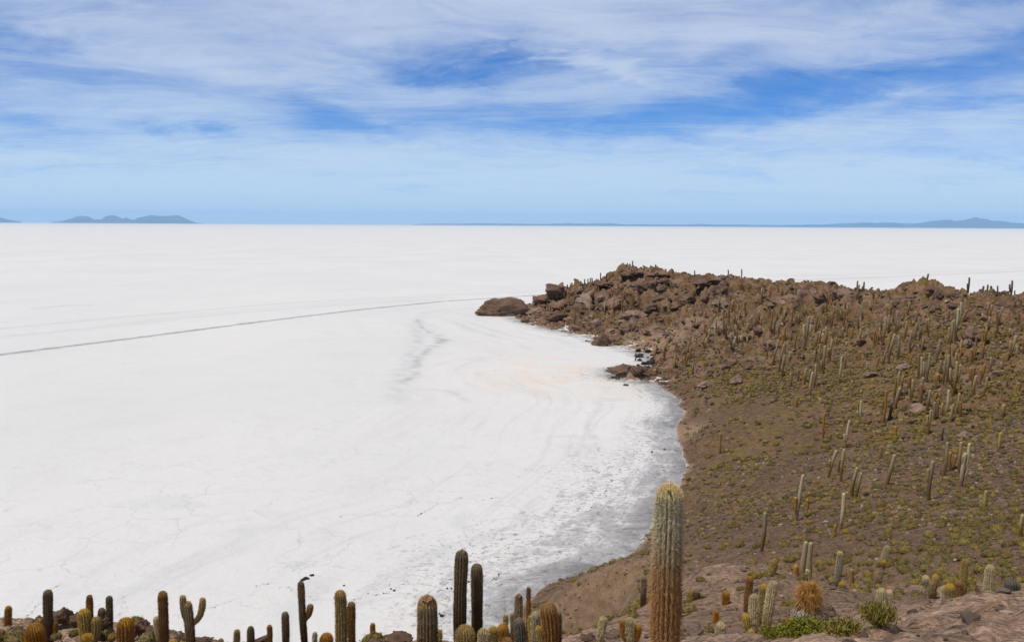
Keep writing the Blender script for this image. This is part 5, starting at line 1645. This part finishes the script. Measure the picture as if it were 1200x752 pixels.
# ------------------------------------------------------------------ shrubs
def mat_leaf(name, cols, var=True):
    m, g, bs, out = material(name)
    f = g.attr('tint')
    oi = g.node('ShaderNodeObjectInfo')
    if var:
        f = g.math('FRACT', g.math('ADD', g.math('MULTIPLY', f, 0.35), g.math('MULTIPLY', oi.outputs['Random'], 0.9)))
    cr = g.node('ShaderNodeValToRGB', {0: f})
    e = cr.color_ramp.elements
    n = len(cols)
    e[0].position, e[0].color = 0.0, (*cols[0], 1)
    e[1].position, e[1].color = 1.0, (*cols[-1], 1)
    for i in range(1, n-1):
        q = e.new(i/(n-1))
        q.color = (*cols[i], 1)
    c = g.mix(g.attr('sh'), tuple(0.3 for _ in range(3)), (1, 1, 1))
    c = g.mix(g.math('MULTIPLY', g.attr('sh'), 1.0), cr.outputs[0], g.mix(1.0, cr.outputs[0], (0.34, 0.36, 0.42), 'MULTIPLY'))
    g._in(bs.inputs['Base Color'], c)
    g._in(bs.inputs['Roughness'], 0.8)
    g._in(bs.inputs['Specular IOR Level'], 0.2)
    return m


LCOLS = [(0.105, 0.086, 0.045), (0.160, 0.116, 0.030), (0.245, 0.168, 0.030), (0.265, 0.205, 0.085), (0.100, 0.082, 0.024), (0.210, 0.142, 0.024), (0.160, 0.132, 0.076)]
M_TUFT = mat_leaf('shrub_leaves', LCOLS, False)
M_SHRUB = mat_leaf('cushion_shrub_leaves', LCOLS, True)
M_BUSH = mat_leaf('green_bush_leaves', [(0.10, 0.12, 0.016), (0.18, 0.18, 0.02), (0.27, 0.23, 0.02)], False)
M_YEL = mat_leaf('yellow_bush_leaves', [(0.17, 0.14, 0.03), (0.26, 0.21, 0.04), (0.24, 0.20, 0.09)], False)
M_TWIG = mat_plain('dry_twig', (0.16, 0.12, 0.08), 0.9, 0.3, 8)


def tuft_tris(cx, cy, cz, r, n, seed, hfac=0.8, leaf=0.2, dome=2):
    """a bulging cushion with small leaf clumps standing out of it; returns corners and a per-triangle shade"""
    rs = np.random.default_rng(seed)
    m = len(cx)
    th = rs.uniform(0, 2*PI, (m, n))
    ph = np.arccos(rs.uniform(-0.35, 1.0, (m, n)))
    rr = rs.uniform(0.84, 1.20, (m, n))
    p1, p2 = rs.uniform(0, 6, (m, 1)), rs.uniform(0, 6, (m, 1))
    ir = lambda t: 1+0.14*np.sin(t*2+p1)+0.09*np.sin(t*5+p2)
    lift = 0.30*r
    nx_, ny_, nz_ = np.sin(ph)*np.cos(th), np.sin(ph)*np.sin(th), np.cos(ph)
    R_ = r[:, None]*rr*ir(th)
    C = np.stack([cx[:, None]+nx_*R_, cy[:, None]+ny_*R_, (cz+lift)[:, None]+nz_*R_*hfac], -1)
    nrm = np.stack([nx_, ny_, nz_/hfac], -1)+rs.normal(0, 0.35, (m, n, 3))
    nrm /= np.linalg.norm(nrm, axis=-1, keepdims=True)
    a = np.cross(nrm, rs.standard_normal((m, n, 3)))
    a /= np.linalg.norm(a, axis=-1, keepdims=True)+1e-9
    b = np.cross(nrm, a)
    s = (leaf*r[:, None]*rs.uniform(0.6, 1.4, (m, n)))[..., None]
    tri = np.stack([C+a*s, C-a*s*0.5+b*s*0.87, C-a*s*0.5-b*s*0.87], 2)
    IV_, IF_ = ico(dome)
    k_ = (IV_[IF_][:, :, 2] > -0.6).all(1)
    IF_ = IF_[k_]
    tv = np.arctan2(IV_[:, 1], IV_[:, 0])[None, :]
    rad_ = (0.97*r[:, None]*ir(tv)*(1+rs.normal(0, 0.05, (m, len(IV_)))))[..., None]
    D = IV_[None]*rad_*np.array([1, 1, hfac])+np.stack([cx, cy, cz+lift], 1)[:, None, :]
    D = D[:, IF_]
    return np.concatenate([tri.reshape(m, -1, 3), D.reshape(m, -1, 3)], 1), n+len(IF_)


# where they grow: everywhere but the bare gravel tongues
BARE = [(905, 490, 165, 10, 14), (930, 520, 148, 8, 12), (935, 545, 133, 7, 10), (925, 575, 117, 6, 9), (850, 482, 182, 9, 11), (880, 480, 180, 10, 9), (850, 640, 90, 8, 9), (740, 690, 90, 3, 4),
        (900, 620, 90, 3, 5),  (1045, 560, 105, 3, 4), (1000, 640, 75, 3, 4), (800, 610, 108, 5, 8), (745, 405, 300, 26, 14), (1080, 620, 73, 3, 3), (880, 655, 80, 4, 6)]
BW = [(*at(a, b, c)[:2], d_, e_) for a, b, c, d_, e_ in BARE]


def shrub_density(x, y):
    d_ = 0.76+0.42*fbm(x/8, y/8, 3, 70)+0.30*perlin(x/28, y/28, 71)
    d_ = np.clip(d_, 0.06, 1.2)
    for bx, by, rx, ry in BW:
        d_ = d_*(1-(0.95 if by > 108 else 0.75)*np.exp(-((x-bx)/rx)**2-((y-by)/ry)**2))
    dsh = seg_dist(x, y, SHORE)
    d_ *= sstep(1.0, 14, dsh)*0.75+0.25*(dsh > 1.5)
    return d_


def scatter(n, r0, r1, a0=-8, a1=40):
    r_ = np.sqrt(rng.uniform(r0**2, r1**2, n))
    a_ = rng.uniform(math.radians(a0), math.radians(a1), n)
    return r_*np.sin(a_), r_*np.cos(a_)


X, Y_ = [], []
for sp, r0, r1 in ((1.25, 18, 48), (1.12, 48, 150), (1.10, 150, 260), (1.25, 260, 455)):
    gx_, gy_ = np.meshgrid(np.arange(-70, 330, sp), np.arange(30, 460, sp))
    gx_ = (gx_+(np.arange(gx_.shape[0]) % 2)[:, None]*sp*0.5+rng.uniform(-0.36, 0.36, gx_.shape)*sp).ravel()
    gy_ = (gy_+rng.uniform(-0.36, 0.36, gy_.shape)*sp).ravel()
    rr_ = np.hypot(gx_, gy_)
    aa_ = np.degrees(np.arctan2(gx_, gy_))
    m = (rr_ > r0) & (rr_ <= r1) & (aa_ > (-8 if r0 > 20 else -32)) & (aa_ < 40)
    X.append(gx_[m])
    Y_.append(gy_[m])
X, Y_ = np.concatenate(X), np.concatenate(Y_)
bh = base_h(X, Y_)
dist_ = np.hypot(X, Y_)
hz2, _, rkk, cavv = height(X, Y_, want=True)
ok = (bh > 0.35) & (rng.random(len(X)) < shrub_density(X, Y_)*(1-0.45*rkk)*np.where(dist_ < 48, 0.9, 1.0)) & (cavv < 0.3)
X, Y_, hz2, dist_ = X[ok], Y_[ok], hz2[ok], dist_[ok]
# steep boulder flanks carry none
e_ = 0.8
sl = np.hypot(height(X+e_, Y_)-hz2, height(X, Y_+e_)-hz2)/e_
ok = sl < 0.85
X, Y_, hz2, dist_ = X[ok], Y_[ok], hz2[ok], dist_[ok]
RAD = (0.17+0.25*rng.random(len(X))**1.3)*np.where(dist_ < 48, 0.55, 1.0)*np.where(dist_ > 140, 1.35, 1.0)
print('shrubs', len(X))
px_, py_, _ = project(np.stack([X, Y_, hz2], 1))
score = RAD/np.hypot(X, Y_)
inn = (px_ > 4) & (px_ < 1196) & (py_ < 745)
idx = np.where(inn)[0][np.argsort(-score[inn])][:2200]
vs = visible(X[idx], Y_[idx], hz2[idx], RAD[idx]*0.5)
idx = idx[vs][:262]
SH = []
protos = []
for k in range(7):
    N = 230
    T_, _ = tuft_tris(np.zeros(1), np.zeros(1), np.zeros(1), np.ones(1), 420, 900+k, 0.74+0.05*(k % 3), 0.085, 3)
    T_ = T_[0]
    rs = np.random.default_rng(k)
    n_ = len(T_)//3
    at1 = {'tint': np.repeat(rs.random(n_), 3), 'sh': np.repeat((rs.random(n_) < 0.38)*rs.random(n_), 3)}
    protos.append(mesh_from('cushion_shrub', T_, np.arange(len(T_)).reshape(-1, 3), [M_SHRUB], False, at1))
for k, i in enumerate(idx):
    o = link('cushion_shrub', protos[k % 7], loc=(X[i], Y_[i], hz2[i]-0.03))
    o.scale = (RAD[i]*1.05,)*3
    o.rotation_euler = (0, 0, random.uniform(0, 6.28))
    SH.append(dict(o=o, px=px_[i], py=py_[i], Y=Y_[i], s=RAD[i], col=None))
# shrubs of the near ground
for px, py, w, Y_n, nm in [(20, 740, 36, 25, 1), (-2, 742, 22, 25, 1), (66, 742, 12, 24, 0), (87, 738, 12, 26, 0), (125, 734, 14, 28, 0), (132, 742, 12, 26, 1), (172, 744, 20, 25, 1), (214, 752, 14, 24, 0), (437, 745, 26, 26, 1),
                           (455, 748, 12, 25, 0), (800, 748, 14, 22, 0), (812, 738, 10, 26, 0), (830, 742, 16, 23, 1), (805, 720, 12, 33, 0), (862, 716, 16, 31, 1), (915, 712, 14, 32, 0), (925, 716, 18, 29, 1), (968, 705, 16, 31, 1),
                           (912, 736, 8, 22, 0), (1010, 700, 14, 33, 0), (993, 698, 12, 36, 0), (1055, 690, 12, 44, 0), (1005, 686, 16, 42, 1), (880, 684, 16, 47, 0), (895, 680, 22, 50, 1), (862, 672, 18, 56, 0), (835, 692, 12, 43, 0),
                           (1140, 694, 16, 34, 0), (1146, 686, 12, 40, 1), (1172, 690, 12, 34, 0), (760, 702, 14, 48, 0), (745, 706, 18, 46, 1), (735, 716, 14, 42, 0), (722, 740, 14, 26, 0), (703, 738, 12, 30, 1), (765, 722, 12, 36, 0)]:
    p = at(px, py, Y_n)
    r0_ = w*Y_n/FPX/2
    g0 = float(height(np.array([p[0]]), np.array([Y_n]))[0])
    o = link('cushion_shrub', protos[(px+Y_n) % 7], loc=(p[0], Y_n, min(max(g0, p[2]-0.9*r0_), p[2]+0.1)-0.02))
    o.scale = (r0_, r0_, r0_*1.1)
    o.rotation_euler = (0, 0, px*1.3)
    SH.append(dict(o=o, px=px, py=py, Y=Y_n, s=r0_, col=None))
rest = np.setdiff1d(np.arange(len(X)), idx)
for lo, hi_, n_l, lf, dm in ((0, 150, 50, 0.15, 2), (150, 260, 16, 0.24, 1), (260, 480, 8, 0.30, 1)):
    m = rest[(dist_[rest] >= lo) & (dist_[rest] < hi_)]
    T_, nt_ = tuft_tris(X[m], Y_[m], hz2[m], RAD[m], n_l, 33+lo, 0.78, lf, dm)
    T_ = T_.reshape(-1, 3)
    tn = np.repeat(rng.random(len(m)), nt_*3)
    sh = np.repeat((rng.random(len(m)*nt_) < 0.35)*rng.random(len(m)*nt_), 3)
    o = link('low_shrubs', mesh_from('low_shrubs', T_, np.arange(len(T_)).reshape(-1, 3), [M_TUFT], False, {'tint': tn, 'sh': sh}), kind='stuff')

# ------------------------------------------------------------------ the smallest cacti of the far slopes, past the three hundred built one by one
zs_ = []
for n, x0, x1, y0, y1 in ((18, 640, 740, 340, 378), (18, 825, 885, 365, 410), (38, 895, 1010, 350, 430), (36, 1020, 1200, 365, 435), (12, 1040, 1200, 440, 490), (8, 770, 830, 395, 440), (8, 740, 830, 330, 390)):
    zs_.append(np.stack([rng.uniform(x0, x1, n), rng.uniform(y0, y1, n)], 1))
zs_ = np.concatenate(zs_)
fb = drop(zs_[:, 0], zs_[:, 1], 90)
for sty in ('g', 'b', 'o'):
    ps = []
    for k in range({'g': 0, 'b': 1, 'o': 2}[sty], len(fb), 3):
        L_ = rng.uniform(1.6, 5.2)*(0.6 if sty == 'o' else 1.0)
        b = fb[k]
        p1 = (rng.normal(0.05, 0.08)*L_, 0, L_)
        a, _, _, _ = stem_pieces(curve_path((0, 0, -0.3), p1, (rng.normal(0, 0.15), 0, 0)), rng.uniform(0.20, 0.30), 7, 2, 0, 0, k, rings=6)
        ps.append((a[0]+b, *a[1:]))
    link('far_cacti', mesh_mixed('far_cacti', ps, [CM[sty][0]]), kind='stuff')

# ------------------------------------------------------------------ loose stones
bxs, bys = [], []
for n, r0, r1 in ((2600, 9, 45), (34000, 45, 140), (16000, 140, 280), (10000, 280, 455)):
    a, b = scatter(n, r0, r1, -40 if r1 < 60 else -8, 40)
    bxs.append(a)
    bys.append(b)
bxs, bys = np.concatenate(bxs), np.concatenate(bys)
bb = base_h(bxs, bys)
rk_ = rockiness(bxs, bys)
ok = (bb > 0.02) & (rng.random(len(bxs)) < 0.50+0.5*rk_)
bxs, bys, rk_ = bxs[ok], bys[ok], rk_[ok]
bz = height(bxs, bys)
dd_ = np.hypot(bxs, bys)
rs_ = (0.04+0.17*rng.random(len(bxs))**3.2)*(0.35+np.clip(dd_, 0, 300)/110)*(0.8+0.6*rk_)
IV, IF = ico(1)
N = len(bxs)
jit_ = 1+0.28*rng.standard_normal((N, len(IV)))
st = IV[None]*jit_[..., None].clip(0.5, 1.5)*rs_[:, None, None]*np.array([1.15, 1.0, 0.7])
an = rng.uniform(0, 2*PI, N)
ca, sa = np.cos(an)[:, None], np.sin(an)[:, None]
st = np.stack([st[..., 0]*ca-st[..., 1]*sa, st[..., 0]*sa+st[..., 1]*ca, st[..., 2]], -1)+np.stack([bxs, bys, bz+rs_*0.2], 1)[:, None, :]
FF = (IF[None]+(np.arange(N)*len(IV))[:, None, None]).reshape(-1, 3)
m, g, bs, out = material('loose_stone')
tn = g.attr('tint')
cr = g.node('ShaderNodeValToRGB', {0: tn})
e = cr.color_ramp.elements
e[0].color = (0.080, 0.054, 0.042, 1)
e[1].color = (0.36, 0.265, 0.21, 1)
q = e.new(0.55)
q.color = (0.125, 0.088, 0.072, 1)
q = e.new(0.85)
q.color = (0.20, 0.145, 0.12, 1)
g._in(bs.inputs['Base Color'], cr.outputs[0])
g._in(bs.inputs['Roughness'], 0.95)
link('loose_stones', mesh_from('loose_stones', st.reshape(-1, 3), FF, [m], False, {'tint': np.repeat(rng.random(N), len(IV))}), kind='stuff')
print('stones', N)


# ------------------------------------------------------------------ leafy bushes close by
def leafy(px, py, w, hpx, Y, n, mat, label, leafs=0.016, seed=1, upright=0.0):
    rs = np.random.default_rng(seed)
    b_ = drop([px], [min(py, 750)], 6, 40)[0]
    Y = b_[1]+0.15
    p = at(px, py, Y)
    g0 = float(height(np.array([p[0]]), np.array([Y]))[0])
    top = max(at(px, py-hpx, Y)[2], g0+0.08)
    print('bush', px, py, round(Y, 1), round(top-g0, 2))
    H = top-g0
    Rx = w*Y/FPX/2
    root = empty('bush', (p[0], Y, g0))
    # twigs fan out from the foot, leaves cluster along their ends
    nt = 90
    th = rs.uniform(0, 2*PI, nt)
    rad_ = np.sqrt(rs.uniform(0.02, 1, nt))
    end = np.stack([np.cos(th)*rad_*Rx, np.sin(th)*rad_*Rx*0.8, H*(0.45+0.55*(1-rad_**2))*rs.uniform(0.75, 1.1, nt)], 1)
    st_ = end*np.array([0.25, 0.25, 0])
    k = rs.integers(0, nt, n)
    t = rs.uniform(0.45, 1.0, n)[:, None]**0.6
    c = st_[k]*(1-t)+end[k]*t+rs.normal(0, 0.03+0.02*(1-upright), (n, 3))
    c[:, 2] = np.maximum(c[:, 2], 0.01)
    d_ = rs.standard_normal((n, 3))+np.array([0, 0, 0.8+2*upright])
    d_ /= np.linalg.norm(d_, axis=1)[:, None]
    sd2 = np.cross(d_, rs.standard_normal((n, 3)))
    sd2 /= np.linalg.norm(sd2, axis=1)[:, None]
    ln = (leafs*(1+2.5*upright)*rs.uniform(0.7, 1.5, n))[:, None]
    wd_ = (leafs*(0.45-0.25*upright)*rs.uniform(0.8, 1.3, n))[:, None]
    V_ = np.stack([c, c+d_*ln*0.5+sd2*wd_, c+d_*ln, c+d_*ln*0.5-sd2*wd_], 1).reshape(-1, 3)
    F_ = np.arange(4*n).reshape(-1, 4)
    tint = np.repeat(np.clip(rs.random(n)*0.5+0.5*rs.random(nt)[k], 0, 1), 4)
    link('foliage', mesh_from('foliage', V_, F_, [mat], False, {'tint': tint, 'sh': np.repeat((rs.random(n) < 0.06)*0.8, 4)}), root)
    tw_ = []
    for a, b in zip(st_, end):
        d0 = b-a
        s1 = np.cross(d0, [0.3, 0.9, 0.1])
        s1 /= np.linalg.norm(s1)
        s2 = np.cross(d0, s1)
        s2 /= np.linalg.norm(s2)
        r0 = 0.005
        tw_ += [a+s1*r0, a-s1*r0*0.5+s2*r0*0.87, a-s1*r0*0.5-s2*r0*0.87, b]
    tw_ = np.array(tw_)
    i = np.arange(nt)*4
    F2 = np.concatenate([np.stack([i, i+1, i+3], 1), np.stack([i+1, i+2, i+3], 1), np.stack([i+2, i, i+3], 1)])
    link('branches', mesh_from('branches', tw_, F2, [M_TWIG], False), root)
    tag(root, label, 'bush')


leafy(948, 762, 80, 26, 13.0, 5200, M_BUSH, 'bright green leafy bush at the foot of the shaggy bristling cactus', 0.026, 1)
leafy(988, 764, 44, 26, 12.0, 1800, M_YEL, 'yellowish dry bush between the green bush and the slab', 0.022, 2, 0.5)
leafy(1028, 738, 44, 27, 14.5, 1100, M_YEL, 'tall yellow-green bush with upright stems at the left of the slab', 0.024, 3, 0.7)
leafy(905, 764, 30, 22, 13.5, 1800, M_BUSH, 'small green sprig at the left end of the leafy bush', 0.022, 4)

# ------------------------------------------------------------------ labels of boulders and shrubs: by the nearest cactus
RX = np.array([r[1] for r in REF])
RY = np.array([r[2] for r in REF])


def short(lab):
    w_ = lab.replace(' with ', ', with ').split(', ')[0] if False else lab
    return w_


def auto(items, noun, cat, group):
    pairs = {}
    for q in items:
        if q.get('label'):
            tag(q['o'], q['label'], cat, None)
            continue
        dd = np.hypot(RX-q['px'], (RY-q['py'])*1.4)
        j = int(np.argmin(dd))
        dx_, dy_ = q['px']-RX[j], q['py']-RY[j]
        rel = ('right of' if dx_ > 0 else 'left of') if abs(dx_) > abs(dy_) else ('below' if dy_ > 0 else 'above')
        sz = q['s']/q['sref']
        adj = 'large' if sz > 1.25 else ('small' if sz < 0.75 else '')
        pairs.setdefault((j, rel, adj), []).append((dd[j], id(q), q))
    OR = ['', 'second', 'third', 'fourth', 'fifth', 'sixth', 'seventh', 'eighth', 'ninth', 'tenth', 'eleventh', 'twelfth', 'thirteenth', 'fourteenth', 'fifteenth', 'sixteenth', 'seventeenth', 'eighteenth', 'nineteenth', 'twentieth']
    used_ = {}
    for (j, rel, adj), L_ in pairs.items():
        L_.sort()
        for k, (_, _, q) in enumerate(L_):
            ref = REF[j][0]
            words = ('%s %s %s %s %s the %s' % ('nearest' if len(L_) > 1 and k == 0 else (OR[min(k, 19)]+(' nearest' if k else '')), adj, q.get('noun', noun), '', rel, ref)).split()
            if len(words) > 16:
                words = words[:16]
                while words[-1].strip(',') in ('the', 'of', 'with', 'and', 'a', 'in', 'on', 'at', 'its', 'to', 'over', 'left', 'from', 'right', 'under', 'below', 'second', 'third', 'beside', 'behind', 'half'):
                    words = words[:-1]
            lab = ' '.join(words).rstrip(',')
            if lab in used_:
                lab2 = 'another '+lab
                lab = ' '.join(lab2.split()[:16])
            used_[lab] = 1
            tag(q['o'], lab, cat, group)


for q in BLD:
    q['sref'] = 1.5 if q['Y'] > 90 else 0.3
    n_ = q['o'].name
    q['noun'] = 'black rock' if n_.startswith('lava') else ('overhanging boulder' if n_.startswith('overhanging') else ('pinkish boulder' if q['o'].data.materials[0] == M_PINK else 'brown boulder'))
auto([q for q in BLD if q['o'].name.startswith('lava')], 'black rock', 'rock', 'black lava rocks')
auto([q for q in BLD if not q['o'].name.startswith('lava')], 'boulder', 'boulder', 'boulders on the island')
for q in SH:
    q['sref'] = 0.32
auto(SH, 'cushion shrub', 'shrub', 'cushion shrubs on the slopes')
